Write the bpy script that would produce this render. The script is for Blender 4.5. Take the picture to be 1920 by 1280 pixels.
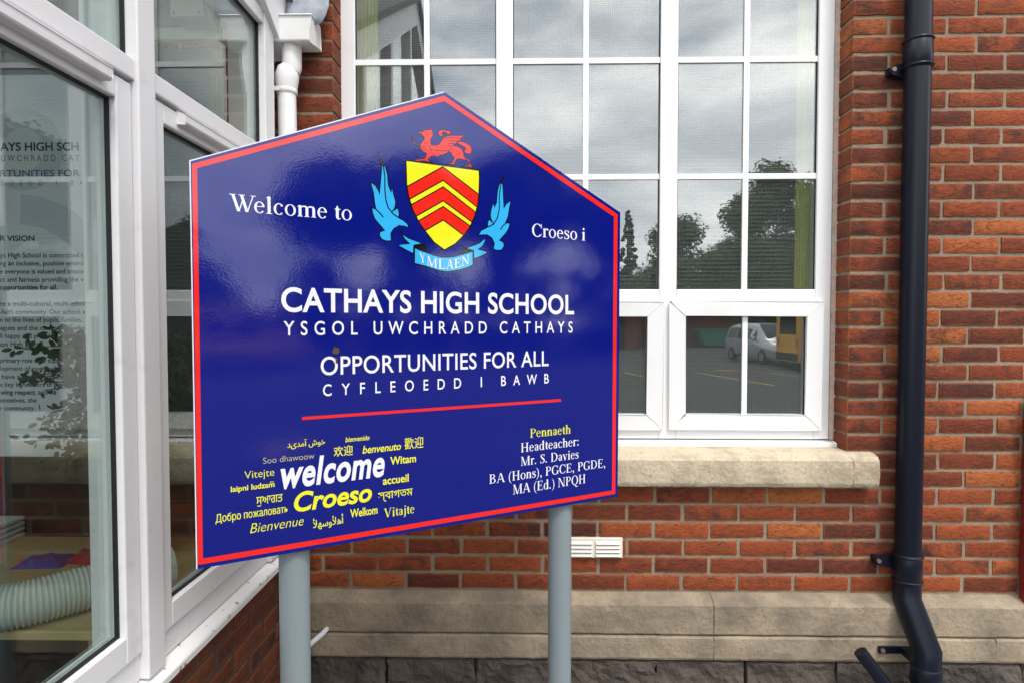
import bpy, bmesh, math, random
from mathutils import Vector, Matrix, noise
from mathutils.geometry import tessellate_polygon
random.seed(7)
for o in list(bpy.data.objects): bpy.data.objects.remove(o)
SC = bpy.context.scene
COL = SC.collection
R = math.radians
H = 1.72                                  # eye height above the ground
D = 2.42                                  # distance to the school wall

# ---------------------------------------------------------------- camera
cam = bpy.data.cameras.new('camera'); cam_o = bpy.data.objects.new('camera', cam); COL.objects.link(cam_o)
cam.sensor_width = 36.0; cam.lens = 21.0; cam.clip_start = .02; cam.clip_end = 2000
cam_o.location = (0, 0, H); cam_o.rotation_euler = (R(90 - 1.7388), 0, R(1.0742))
SC.camera = cam_o

# ---------------------------------------------------------------- sky, sun, exposure
SUN_EL, SUN_AZ = R(58), R(152)            # azimuth measured clockwise from +Y: behind and to the right of the camera
w = bpy.data.worlds.new('World'); SC.world = w; w.use_nodes = True
nt = w.node_tree; nt.nodes.clear()
def N(t, kind, **kw):
    n = t.nodes.new(kind)
    for k, v in kw.items():
        if k == 'inp':
            for a, b in v.items(): n.inputs[a].default_value = b
        else: setattr(n, k, v)
    return n
sky = N(nt, 'ShaderNodeTexSky', sky_type='NISHITA', sun_disc=False, sun_elevation=SUN_EL, sun_rotation=SUN_AZ, altitude=30, dust_density=2.0)
tc = N(nt, 'ShaderNodeTexCoord')
mp = N(nt, 'ShaderNodeMapping', inp={'Scale': (1.0, 1.0, 2.6), 'Location': (3.1, 1.7, .4)})
n1 = N(nt, 'ShaderNodeTexNoise', inp={'Scale': 2.1, 'Detail': 9.0, 'Roughness': .55, 'Distortion': .25})
r1 = N(nt, 'ShaderNodeValToRGB'); r1.color_ramp.elements[0].position = .30; r1.color_ramp.elements[1].position = .52
n2 = N(nt, 'ShaderNodeTexNoise', inp={'Scale': 2.5, 'Detail': 7.0, 'Roughness': .55})
r2 = N(nt, 'ShaderNodeValToRGB')
r2.color_ramp.elements[0].position = .38; r2.color_ramp.elements[0].color = (10.4, 11.0, 12.0, 1)
r2.color_ramp.elements[1].position = .66; r2.color_ramp.elements[1].color = (21, 20.8, 20.4, 1)
mx = N(nt, 'ShaderNodeMix', data_type='RGBA')
bg = N(nt, 'ShaderNodeBackground', inp={'Strength': .1}); wo = N(nt, 'ShaderNodeOutputWorld')
L = nt.links.new
L(tc.outputs['Generated'], mp.inputs[0]); L(mp.outputs[0], n1.inputs['Vector']); L(mp.outputs[0], n2.inputs['Vector'])
L(n1.outputs[0], r1.inputs[0]); L(n2.outputs[0], r2.inputs[0])
L(r1.outputs[0], mx.inputs[0]); L(sky.outputs[0], mx.inputs[6]); L(r2.outputs[0], mx.inputs[7])
L(mx.outputs[2], bg.inputs[0]); L(bg.outputs[0], wo.inputs[0])
sl = bpy.data.lights.new('sun', 'SUN'); so = bpy.data.objects.new('sun', sl); COL.objects.link(so)
sl.energy = 1.35; sl.angle = R(13); sl.color = (1, .96, .9)
sd = Vector((math.sin(SUN_AZ)*math.cos(SUN_EL), math.cos(SUN_AZ)*math.cos(SUN_EL), math.sin(SUN_EL)))
so.rotation_euler = sd.to_track_quat('Z', 'Y').to_euler(); so.location = (4, -6, 12)
SC.view_settings.view_transform = 'Standard'; SC.view_settings.look = 'None'
SC.view_settings.exposure = .74; SC.view_settings.gamma = 1
SC.cycles.max_bounces = 10; SC.cycles.transparent_max_bounces = 24; SC.cycles.glossy_bounces = 6
SC.cycles.use_denoising = True
SC.cycles.sample_clamp_indirect = 6

# ---------------------------------------------------------------- materials
def mat(name, col=(.5,.5,.5), rough=.5, spec=.5, metal=0.0, bump=None, var=None, coat=0.0, speck=None):
    """var=(scale, amount, colour): soft noise patches of another colour; bump=(scale, strength, detail)"""
    m = bpy.data.materials.new(name); m.use_nodes = True; t = m.node_tree
    p = t.nodes['Principled BSDF']
    p.inputs['Base Color'].default_value = (*col, 1); p.inputs['Roughness'].default_value = rough
    p.inputs['Specular IOR Level'].default_value = spec; p.inputs['Metallic'].default_value = metal
    p.inputs['Coat Weight'].default_value = coat
    tc = N(t, 'ShaderNodeTexCoord')
    if var:
        sc, lo, hi, c2 = var
        n = N(t, 'ShaderNodeTexNoise', inp={'Scale': sc, 'Detail': 6.0, 'Roughness': .62})
        r = N(t, 'ShaderNodeValToRGB'); r.color_ramp.elements[0].position = lo; r.color_ramp.elements[1].position = hi
        x = N(t, 'ShaderNodeMix', data_type='RGBA'); x.inputs[6].default_value = (*col, 1); x.inputs[7].default_value = (*c2, 1)
        t.links.new(tc.outputs['Object'], n.inputs['Vector']); t.links.new(n.outputs[0], r.inputs[0])
        t.links.new(r.outputs[0], x.inputs[0]); t.links.new(x.outputs[2], p.inputs['Base Color'])
        if speck:                                # sharp grain: pits and specks
            n = N(t, 'ShaderNodeTexNoise', inp={'Scale': speck[0], 'Detail': 5.0, 'Roughness': .75})
            r = N(t, 'ShaderNodeValToRGB'); r.color_ramp.elements[0].position = speck[1]; r.color_ramp.elements[1].position = speck[2]
            y = N(t, 'ShaderNodeMix', data_type='RGBA'); y.inputs[7].default_value = (*speck[3], 1)
            t.links.new(tc.outputs['Object'], n.inputs['Vector']); t.links.new(n.outputs[0], r.inputs[0]); t.links.new(r.outputs[0], y.inputs[0]); t.links.new(x.outputs[2], y.inputs[6]); t.links.new(y.outputs[2], p.inputs['Base Color'])
    if bump:
        sc, st, dist = bump
        n = N(t, 'ShaderNodeTexNoise', inp={'Scale': sc, 'Detail': 4.0, 'Roughness': .6})
        b = N(t, 'ShaderNodeBump', inp={'Strength': st, 'Distance': dist})
        t.links.new(tc.outputs['Object'], n.inputs['Vector']); t.links.new(n.outputs[0], b.inputs['Height'])
        t.links.new(b.outputs[0], p.inputs['Normal'])
    return m

def brick_mat(name, ramp, dark):
    m = bpy.data.materials.new(name); m.use_nodes = True; t = m.node_tree; p = t.nodes['Principled BSDF']
    k = t.links.new
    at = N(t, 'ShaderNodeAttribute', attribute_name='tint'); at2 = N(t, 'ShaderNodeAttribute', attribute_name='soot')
    tc = N(t, 'ShaderNodeTexCoord')
    r = N(t, 'ShaderNodeValToRGB'); e = r.color_ramp.elements
    e[0].position, e[0].color = ramp[0][0], (*ramp[0][1], 1); e[1].position, e[1].color = ramp[-1][0], (*ramp[-1][1], 1)
    for q, c in ramp[1:-1]:
        z = e.new(q); z.color = (*c, 1)
    n = N(t, 'ShaderNodeTexNoise', inp={'Scale': 46.0, 'Detail': 8.0, 'Roughness': .74, 'Distortion': .6})
    mpp = N(t, 'ShaderNodeMapping', inp={'Scale': (.55, .55, 1.5)})
    k(tc.outputs['Object'], mpp.inputs[0]); k(mpp.outputs[0], n.inputs['Vector'])
    a = N(t, 'ShaderNodeMath', operation='MULTIPLY_ADD', inp={1: 1.0, 2: -.52}); k(n.outputs[0], a.inputs[0])
    b = N(t, 'ShaderNodeMath', operation='ADD'); k(at.outputs['Fac'], b.inputs[0]); k(a.outputs[0], b.inputs[1]); k(b.outputs[0], r.inputs[0])
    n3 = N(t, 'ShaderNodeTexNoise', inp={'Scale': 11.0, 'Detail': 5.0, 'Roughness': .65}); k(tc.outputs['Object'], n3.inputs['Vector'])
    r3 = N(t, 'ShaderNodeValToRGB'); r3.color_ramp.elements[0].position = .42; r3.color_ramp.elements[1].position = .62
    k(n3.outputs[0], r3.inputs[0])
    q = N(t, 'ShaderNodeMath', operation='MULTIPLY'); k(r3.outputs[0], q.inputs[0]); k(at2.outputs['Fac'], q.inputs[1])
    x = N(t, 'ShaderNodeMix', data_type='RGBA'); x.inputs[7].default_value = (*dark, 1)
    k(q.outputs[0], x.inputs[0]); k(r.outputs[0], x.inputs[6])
    # arrises fired to a brighter orange
    at3 = N(t, 'ShaderNodeAttribute', attribute_name='rim'); nr_ = N(t, 'ShaderNodeTexNoise', inp={'Scale': 22.0, 'Detail': 4.0}); k(tc.outputs['Object'], nr_.inputs['Vector'])
    rm = N(t, 'ShaderNodeMath', operation='MULTIPLY'); k(at3.outputs['Fac'], rm.inputs[0]); k(nr_.outputs[0], rm.inputs[1])
    xr = N(t, 'ShaderNodeMix', data_type='RGBA'); xr.inputs[7].default_value = (.50,.135,.04,1); k(rm.outputs[0], xr.inputs[0]); k(x.outputs[2], xr.inputs[6]); x = xr
    # lime bloom and pale mortar smears
    n4 = N(t, 'ShaderNodeTexNoise', inp={'Scale': 160.0, 'Detail': 3.0}); k(tc.outputs['Object'], n4.inputs['Vector'])
    r4 = N(t, 'ShaderNodeValToRGB'); r4.color_ramp.elements[0].position = .68; r4.color_ramp.elements[1].position = .8
    r4.color_ramp.elements[1].color = (.5, .5, .5, 1); k(n4.outputs[0], r4.inputs[0])
    y = N(t, 'ShaderNodeMix', data_type='RGBA'); y.inputs[7].default_value = (.36, .24, .17, 1)
    k(r4.outputs[0], y.inputs[0]); k(x.outputs[2], y.inputs[6])
    p.inputs['Roughness'].default_value = .85; p.inputs['Specular IOR Level'].default_value = .25
    # drag-wire texture: creases stretched along the brick
    w1 = N(t, 'ShaderNodeTexNoise', inp={'Scale': 42.0, 'Detail': 7.0, 'Roughness': .7, 'Distortion': 2.2})
    m2 = N(t, 'ShaderNodeMapping', inp={'Scale': (.62, .62, 1.15)}); k(tc.outputs['Object'], m2.inputs[0]); k(m2.outputs[0], w1.inputs['Vector'])
    cr = N(t, 'ShaderNodeValToRGB'); cr.color_ramp.elements[0].position = .36; cr.color_ramp.elements[1].position = .47; cr.color_ramp.elements[0].color = (.75,.75,.75,1); cr.color_ramp.elements[1].color = (0,0,0,1); k(w1.outputs[0], cr.inputs[0])
    yd = N(t, 'ShaderNodeMix', data_type='RGBA'); yd.inputs[7].default_value = (*dark, 1); k(cr.outputs[0], yd.inputs[0]); k(y.outputs[2], yd.inputs[6]); k(yd.outputs[2], p.inputs['Base Color'])   # darker colour where the crease bump is low
    bp = N(t, 'ShaderNodeBump', inp={'Strength': 1.0, 'Distance': .010}); k(w1.outputs[0], bp.inputs['Height']); k(bp.outputs[0], p.inputs['Normal'])
    return m

def glass_mat(name, tint, power, ior, rough=0.0):
    """thin clear glass: each face reflects 1-(1-Fresnel)^power and lets the rest through"""
    m = bpy.data.materials.new(name); m.use_nodes = True; t = m.node_tree; t.nodes.clear(); k = t.links.new
    out = N(t, 'ShaderNodeOutputMaterial'); tr = N(t, 'ShaderNodeBsdfTransparent', inp={'Color': (*tint, 1)})
    gl = N(t, 'ShaderNodeBsdfGlossy', inp={'Color': (1, 1, 1, 1), 'Roughness': rough})
    lw = N(t, 'ShaderNodeLayerWeight', inp={'Blend': 1 - 1/ior if ior > 1 else .3})
    # Schlick Fresnel from the facing angle (same on both sides of the sheet)
    g = N(t, 'ShaderNodeNewGeometry'); dt = N(t, 'ShaderNodeVectorMath', operation='DOT_PRODUCT'); k(g.outputs['Incoming'], dt.inputs[0]); k(g.outputs['Normal'], dt.inputs[1])
    ab = N(t, 'ShaderNodeMath', operation='ABSOLUTE'); k(dt.outputs['Value'], ab.inputs[0])
    om = N(t, 'ShaderNodeMath', operation='SUBTRACT', inp={0: 1.0}); k(ab.outputs[0], om.inputs[1])
    p5 = N(t, 'ShaderNodeMath', operation='POWER', inp={1: 5.0}); k(om.outputs[0], p5.inputs[0])
    f0 = ((ior-1)/(ior+1))**2
    fr = N(t, 'ShaderNodeMath', operation='MULTIPLY_ADD', inp={1: 1-f0, 2: f0}); k(p5.outputs[0], fr.inputs[0])
    iv = N(t, 'ShaderNodeMath', operation='SUBTRACT', inp={0: 1.0}); k(fr.outputs[0], iv.inputs[1])
    pw = N(t, 'ShaderNodeMath', operation='POWER', inp={1: power}); k(iv.outputs[0], pw.inputs[0])
    fi = N(t, 'ShaderNodeMath', operation='SUBTRACT', inp={0: 1.0}); k(pw.outputs[0], fi.inputs[1])
    mxx = N(t, 'ShaderNodeMixShader'); k(fi.outputs[0], mxx.inputs[0]); k(tr.outputs[0], mxx.inputs[1]); k(gl.outputs[0], mxx.inputs[2]); k(mxx.outputs[0], out.inputs[0])
    t.nodes.remove(lw)
    return m

def vinyl(name, col):
    """printed gloss film with a faint orange-peel surface"""
    m = bpy.data.materials.new(name); m.use_nodes = True; t = m.node_tree; p = t.nodes['Principled BSDF']; k = t.links.new
    p.inputs['Base Color'].default_value = (*col, 1); p.inputs['Roughness'].default_value = .06; p.inputs['Specular IOR Level'].default_value = .85
    tc = N(t, 'ShaderNodeTexCoord')
    a = N(t, 'ShaderNodeTexNoise', inp={'Scale': 190.0, 'Detail': 2.0}); b = N(t, 'ShaderNodeTexNoise', inp={'Scale': 5.0, 'Detail': 3.0})
    k(tc.outputs['Object'], a.inputs['Vector']); k(tc.outputs['Object'], b.inputs['Vector'])
    b1 = N(t, 'ShaderNodeBump', inp={'Strength': .3, 'Distance': .003}); b2 = N(t, 'ShaderNodeBump', inp={'Strength': .10, 'Distance': .0007})
    k(b.outputs[0], b1.inputs['Height']); k(a.outputs[0], b2.inputs['Height']); k(b1.outputs[0], b2.inputs['Normal']); k(b2.outputs[0], p.inputs['Normal'])
    return m

M = {}
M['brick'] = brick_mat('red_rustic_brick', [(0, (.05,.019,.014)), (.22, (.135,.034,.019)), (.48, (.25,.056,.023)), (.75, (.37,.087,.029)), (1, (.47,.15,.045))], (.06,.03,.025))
M['brick_porch'] = brick_mat('brown_red_brick', [(0, (.10,.028,.02)), (.5, (.17,.042,.022)), (1, (.24,.075,.03))], (.06,.03,.025))
M['mortar'] = mat('grey_mortar', (.325,.26,.185), .95, .2, bump=(120, .9, .005), var=(4, .42, .70, (.215,.18,.14)), speck=(210, .52, .66, (.19,.15,.11)))
M['mortar_dark'] = mat('dark_mortar', (.075,.065,.055), .95, .2, bump=(140, .8, .004))
M['stone'] = mat('weathered_sandstone', (.56,.465,.34), .9, .25, bump=(60, .7, .007), var=(8, .44, .74, (.27,.215,.155)), speck=(75, .56, .70, (.26,.20,.14)))
M['plinth'] = mat('stained_sandstone', (.375,.30,.212), .9, .25, bump=(55, .7, .007), var=(4.6, .36, .68, (.17,.14,.105)), speck=(85, .55, .70, (.15,.12,.09)))
M['rough_stone'] = mat('dark_rough_stone', (.105,.086,.072), .95, .2, bump=(45, 1, .012), var=(9, .4, .65, (.06,.05,.045)))
M['upvc'] = mat('white_upvc', (.83,.83,.83), .38, .45, var=(5, .56, .85, (.73,.72,.69)))
M['upvc_old'] = mat('weathered_white_upvc', (.71,.70,.715), .42, .45, var=(9, .58, .85, (.56,.53,.50)))
M['cill'] = mat('dirty_white_cill', (.78,.77,.76), .45, .4, var=(34, .62, .68, (.12,.085,.06)))
M['pvc_pipe'] = mat('white_pipe_plastic', (.80,.80,.79), .35, .5, var=(7, .55, .8, (.66,.64,.61)))
M['gasket'] = mat('black_rubber', (.012,.012,.015), .6, .3)
M['sealant'] = mat('pinkish_sealant', (.58,.46,.38), .8, .2, var=(30, .45, .7, (.40,.30,.24)))
M['glass'] = glass_mat('window_glass', (.90,.93,.92), 3.5, 1.55)
M['porch_glass'] = glass_mat('porch_glass', (.86,.93,.90), 2.3, 1.5)
M['black_pipe'] = mat('black_pipe_plastic', (.0055,.0074,.0155), .34, .28, var=(40, .68, .76, (.03,.03,.036)))
M['post'] = mat('grey_painted_steel', (.215,.255,.275), .42, .45, bump=(300, .12, .001), var=(26, .67, .74, (.10,.11,.12)))
M['red_post'] = mat('red_painted_metal', (.20,.018,.014), .5, .4, var=(12, .5, .8, (.10,.012,.01)))
M['lead'] = mat('dull_lead_sheet', (.40,.43,.48), .6, .5, metal=.1, bump=(9, .3, .006), var=(16, .4, .7, (.24,.26,.30)))
M['steel'] = mat('dull_bolt', (.24,.20,.16), .5, .5, metal=.6)
M['vent'] = mat('cream_plastic', (.78,.74,.66), .5, .4)
M['dark'] = mat('dark_cavity', (.02,.02,.02), .9, .1)
M['shade_lining'] = mat('dark_brown_shade', (.035,.026,.022), .8, .2)  # near-black brown that paints the shade low inside the porch
M['shade_board'] = mat('dark_green_grey_shade', (.045,.05,.047), .8, .2)  # dark colour standing in for the dim porch interior
M['room'] = mat('room_plaster', (.30,.30,.29), .9, .2)
M['blind'] = mat('grey_blind_slats', (.13,.14,.14), .6, .3)
M['curtain'] = mat('yellow_green_curtain', (.46,.45,.10), .9, .1)
M['bar'] = mat('white_glazing_bar', (.86,.87,.87), .5, .3)
M['roof'] = mat('grey_roof_tiles', (.10,.10,.105), .8, .3)
M['wood'] = mat('pale_plywood', (.46,.35,.17), .6, .3, var=(14, .4, .7, (.38,.28,.13)))
M['hose'] = mat('grey_white_hose', (.56,.58,.54), .5, .4)
M['banner'] = mat('pale_grey_board', (.66,.69,.72), .6, .3)
M['banner2'] = mat('mid_grey_print', (.52,.55,.60), .6, .3)
M['ink'] = mat('dark_navy_ink', (.010,.013,.035), .6, .3)
M['ink_blue'] = mat('blue_ink', (.03,.07,.16), .6, .3)
M['ink_grey'] = mat('grey_ink', (.10,.12,.15), .6, .3)
M['asphalt'] = mat('car_park_asphalt', (.062,.062,.064), .92, .3, bump=(90, .5, .01), var=(.35, .35, .7, (.04,.04,.042)))
M['paving'] = mat('concrete_paving', (.24,.23,.21), .9, .25, bump=(50, .5, .006), var=(3, .4, .7, (.17,.165,.15)))
M['foliage'] = mat('tree_leaves', (.085,.12,.045), .7, .25, var=(.7, .4, .62, (.05,.08,.03)))
M['conifer'] = mat('conifer_needles', (.045,.07,.035), .7, .25)
M['bark'] = mat('tree_bark', (.10,.08,.06), .9, .2, bump=(14, .8, .05))
M['leaf'] = mat('glossy_shrub_leaf', (.026,.052,.012), .45, .25, var=(9, .4, .65, (.012,.026,.007)))
M['pot'] = mat('dark_plant_pot', (.03,.03,.033), .5, .4)
M['silver'] = mat('silver_car_paint', (.36,.385,.41), .28, .5, metal=.35, coat=.6)
M['yellow'] = mat('yellow_van_paint', (.62,.33,.02), .35, .5, coat=.4)
M['car_glass'] = mat('dark_car_glass', (.012,.014,.016), .15, .25)
M['tyre'] = mat('tyre_rubber', (.015,.015,.016), .8, .3)
M['rim'] = mat('alloy_rim', (.35,.36,.37), .35, .5, metal=.8)
M['lamp'] = mat('headlamp_lens', (.75,.78,.8), .1, .7)
M['skip'] = mat('green_painted_steel', (.02,.17,.09), .5, .4)
M['far_brick'] = mat('far_red_brick', (.17,.05,.035), .9, .2, var=(1.5, .4, .65, (.10,.035,.03)))
M['yellow_paint'] = mat('yellow_road_paint', (.55,.36,.04), .8, .3)
M['beige'] = mat('beige_plastic', (.62,.60,.50), .5, .4)
M['blue_pack'] = mat('blue_plastic', (.03,.05,.30), .4, .5); M['red_pack'] = mat('red_plastic', (.35,.02,.03), .4, .5); M['yellow_pack'] = mat('yellow_card', (.75,.48,.03), .5, .4)
M['tray'] = mat('white_tray_plastic', (.62,.64,.68), .4, .4)
M['dirt'] = mat('brown_dirt', (.09,.055,.03), .9, .2)
V = {}
V['blue'] = vinyl('blue_sign_film', (.0022,.0068,.18)); V['red'] = vinyl('red_sign_film', (.80,.019,.011)); V['white'] = vinyl('white_sign_film', (.80,.80,.84))
V['yellow'] = vinyl('yellow_sign_film', (.80,.78,.018)); V['sky'] = vinyl('light_blue_sign_film', (.035,.42,.80)); V['black'] = vinyl('black_sign_film', (.006,.006,.009))
V['pale'] = vinyl('pale_yellow_sign_film', (.52,.48,.20))
M['edge'] = mat('white_panel_edge', (.75,.75,.77), .5, .4); M['back'] = mat('grey_panel_back', (.3,.3,.31), .6, .4)

def mesh_sheet_mat():
    """fine security mesh: thin pale wires with clear gaps"""
    m = bpy.data.materials.new('wire_mesh_sheet'); m.use_nodes = True; t = m.node_tree; t.nodes.clear(); k = t.links.new
    out = N(t, 'ShaderNodeOutputMaterial'); tr = N(t, 'ShaderNodeBsdfTransparent'); df = N(t, 'ShaderNodeBsdfDiffuse', inp={'Color': (.50,.51,.51,1)})
    tc = N(t, 'ShaderNodeTexCoord'); sp = N(t, 'ShaderNodeSeparateXYZ'); k(tc.outputs['Object'], sp.inputs[0])
    prev = None
    for ax in ('X', 'Z'):
        d = N(t, 'ShaderNodeMath', operation='DIVIDE', inp={1: .0086}); k(sp.outputs[ax], d.inputs[0])
        f = N(t, 'ShaderNodeMath', operation='FRACT'); k(d.outputs[0], f.inputs[0])
        l = N(t, 'ShaderNodeMath', operation='LESS_THAN', inp={1: .10 if ax == 'X' else .13}); k(f.outputs[0], l.inputs[0])
        if prev:
            a = N(t, 'ShaderNodeMath', operation='MAXIMUM'); k(prev.outputs[0], a.inputs[0]); k(l.outputs[0], a.inputs[1]); prev = a
        else: prev = l
    mxx = N(t, 'ShaderNodeMixShader'); k(prev.outputs[0], mxx.inputs[0]); k(tr.outputs[0], mxx.inputs[1]); k(df.outputs[0], mxx.inputs[2]); k(mxx.outputs[0], out.inputs[0])
    return m
M['mesh'] = mesh_sheet_mat()

# ---------------------------------------------------------------- builders
class MB:
    """collects polygons; build() links them as ONE mesh object, origin at its thing's base"""
    def __init__(s): s.v = []; s.f = []; s.a = {}; s.pa = {}; s.smooth = []
    def face(s, pts, smooth=False):
        i = len(s.v); s.v += [tuple(p) for p in pts]; s.f.append(tuple(range(i, i+len(pts)))); s.smooth.append(smooth)
    def grid(s, rows, smooth=True, close=False):
        i = len(s.v); n = len(rows[0])
        for r in rows: s.v += [tuple(p) for p in r]
        for a in range(len(rows)-1):
            for b in range(n if close else n-1):
                c = (b+1) % n
                s.f.append((i+a*n+b, i+a*n+c, i+(a+1)*n+c, i+(a+1)*n+b)); s.smooth.append(smooth)
    def box(s, x0, x1, y0, y1, z0, z1):
        P = [(x, y, z) for z in (z0, z1) for y in (y0, y1) for x in (x0, x1)]; i = len(s.v); s.v += P
        for q in ((0,2,3,1),(4,5,7,6),(0,1,5,4),(2,6,7,3),(0,4,6,2),(1,3,7,5)): s.f.append(tuple(i+k for k in q)); s.smooth.append(False)
    def prism(s, prof, f0, f1):
        """closed profile given as points; f0/f1 map a profile point to the two end positions"""
        n = len(prof); i = len(s.v); s.v += [tuple(f0(p)) for p in prof] + [tuple(f1(p)) for p in prof]
        for k in range(n): s.f.append((i+k, i+(k+1) % n, i+n+(k+1) % n, i+n+k)); s.smooth.append(False)
        for tri in tessellate_polygon([[Vector((p[0], p[1], 0)) for p in prof]]):
            s.f.append(tuple(i+k for k in tri)); s.smooth.append(False); s.f.append(tuple(i+n+k for k in reversed(tri))); s.smooth.append(False)
    def tube(s, path, rad, seg=24, cap=True):
        rad = rad if isinstance(rad, (list, tuple)) else [rad]*len(path); P = [Vector(p) for p in path]; rows = []
        up = None
        for k, p in enumerate(P):
            d = ((P[min(k+1, len(P)-1)]-p).normalized() + (p-P[max(k-1, 0)]).normalized())
            if d.length < 1e-6: d = Vector((0,0,1))
            d.normalize()
            if up is None: up = d.orthogonal().normalized()
            up = (up - d*up.dot(d)).normalized(); sd = d.cross(up)
            c = 1.0
            if 0 < k < len(P)-1: c = 1/max(.5, math.cos(.5*(P[k+1]-p).angle(p-P[k-1], 0)))
            rows.append([p + (up*math.cos(2*math.pi*j/seg) + sd*math.sin(2*math.pi*j/seg))*rad[k]*(c if abs(c-1) > 1e-4 else 1) for j in range(seg)])
        s.grid(rows, True, True)
        if cap: s.face(rows[0][::-1]); s.face(rows[-1])
    def build(s, name, m, parent=None, loc=None, bevel=0):
        base = Vector(parent['_base']) if parent is not None else Vector(loc or (0,0,0))
        me = bpy.data.meshes.new(name); me.from_pydata([tuple(Vector(p)-base) for p in s.v], [], s.f)
        me.polygons.foreach_set('use_smooth', s.smooth)
        for k, vals in s.a.items():
            at = me.attributes.new(k, 'FLOAT', 'FACE'); at.data.foreach_set('value', vals)
        for k, vals in s.pa.items():
            at = me.attributes.new(k, 'FLOAT', 'POINT'); at.data.foreach_set('value', vals)
        me.materials.append(m); me.validate(); me.update()
        o = bpy.data.objects.new(name, me); COL.objects.link(o)
        if parent is not None: o.parent = parent
        else: o.location = base
        o['_base'] = tuple(base)
        if bevel:
            b = o.modifiers.new('bevel', 'BEVEL'); b.width = bevel; b.segments = 2; b.limit_method = 'ANGLE'; b.angle_limit = R(40)
        return o
def thing(name, label, cat, base, group=None):
    o = bpy.data.objects.new(name, None); COL.objects.link(o); o.location = base; o['_base'] = tuple(base); o.empty_display_size = .1
    o['label'] = label; o['category'] = cat
    if group: o['group'] = group
    return o
def tag(o, label, cat, group=None):
    o['label'] = label; o['category'] = cat
    if group: o['group'] = group
    return o
def bx(name, m, parent, *b, bevel=0, label=None):
    q = MB(); q.box(*b); o = q.build(name, m, parent, bevel=bevel)
    if label: o['label'] = label
    return o
def Z(v): return H + v                    # heights below are given from eye level
# ---------------------------------------------------------------- brickwork
def brickwork(name, rows, fmap, z0, ch, mat_b, parent, depth=.03, joint=.0108, seed=1, ret=None):
    """rows: for each course a list of (s0, s1, deep) brick spans; fmap(s, t, n) -> world point, n = out of the wall"""
    rnd = random.Random(seed); mb = MB(); tint = []; soot = []; rim = []
    for r, spans in enumerate(rows):
        if not spans: continue
        for (a, b, dl, dr) in spans:
            t0 = z0 + r*ch + joint*.5 + rnd.uniform(-.0014, .0014); t1 = z0 + (r+1)*ch - joint*.5 + rnd.uniform(-.0014, .0014)
            s0 = a + (0 if dl else joint*.5) + rnd.uniform(-.002, .002)*(0 if dl else 1); s1 = b - (0 if dr else joint*.5) + rnd.uniform(-.002, .002)*(0 if dr else 1)
            n0 = rnd.uniform(-.0018, .0018); tilt = rnd.uniform(-.0015, .0015)
            nu, nv = max(2, int((s1-s0)/.022))+2, 4; VV = (0, .13, .5, .87, 1); UU = [0, .006/(s1-s0)] + [.006/(s1-s0) + (1-.012/(s1-s0))*q/(nu-2) for q in range(1, nu-2)] + [1-.006/(s1-s0), 1]
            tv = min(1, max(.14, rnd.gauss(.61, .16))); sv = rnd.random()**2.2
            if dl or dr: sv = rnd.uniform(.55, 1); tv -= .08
            rings = []
            ox, oy = rnd.uniform(0, 99), rnd.uniform(0, 99)
            def P(i, j):
                u, v = UU[i], VV[j]
                e = noise.noise((ox+u*7, oy+v*3, 0)); e2 = noise.noise((ox+u*9, oy+v*9+40, 5))
                edge_s = (1 if i == 0 else -1 if i == nu else 0); edge_t = (1 if j == 0 else -1 if j == nv else 0)
                s = s0+(s1-s0)*u + edge_s*(.0018+e*.0034); t = t0+(t1-t0)*v + edge_t*(.0014+e*.0036)
                n = n0 + tilt*(u-.5)*2 + e2*.0014 - (.0026 if edge_s or edge_t else 0) - (.0016 if edge_s and edge_t else 0)
                return fmap(s, t, n)
            i0 = len(mb.f)
            mb.grid([[P(i, j) for i in range(nu+1)] for j in range(nv+1)], True)
            front = [(i, 0) for i in range(nu+1)] + [(nu, j) for j in range(1, nv+1)] + [(i, nv) for i in range(nu-1, -1, -1)] + [(0, j) for j in range(nv-1, 0, -1)]
            def back(i, j):
                dd = depth
                if (dl and i <= 1) or (dr and i >= nu-1): dd = ret
                return fmap(s0+(s1-s0)*UU[i], t0+(t1-t0)*VV[j], -dd)
            fr = [P(*q) for q in front]; bk = [back(*q) for q in front]
            mb.grid([fr, bk], False, True)
            rim += [1.0 if i in (0, nu) or j in (0, nv) else 0.0 for j in range(nv+1) for i in range(nu+1)] + [.5]*len(front) + [.05]*len(front)
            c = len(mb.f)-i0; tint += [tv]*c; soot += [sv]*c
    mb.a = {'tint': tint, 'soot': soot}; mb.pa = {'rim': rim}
    return mb.build(name, mat_b, parent)

def spans_for(lo, hi, off, pitch, lo_open=False, hi_open=False, minw=.062):
    """cut the interval lo..hi at off + k*pitch"""
    k = math.ceil((lo-off)/pitch); cuts = []
    while off+k*pitch < hi:
        cuts.append(off+k*pitch); k += 1
    cuts = [c for c in cuts if lo+minw < c < hi-minw]
    e = [lo]+cuts+[hi]
    return [(e[i], e[i+1], lo_open and i == 0, hi_open and i == len(e)-2) for i in range(len(e)-1)]

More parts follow.
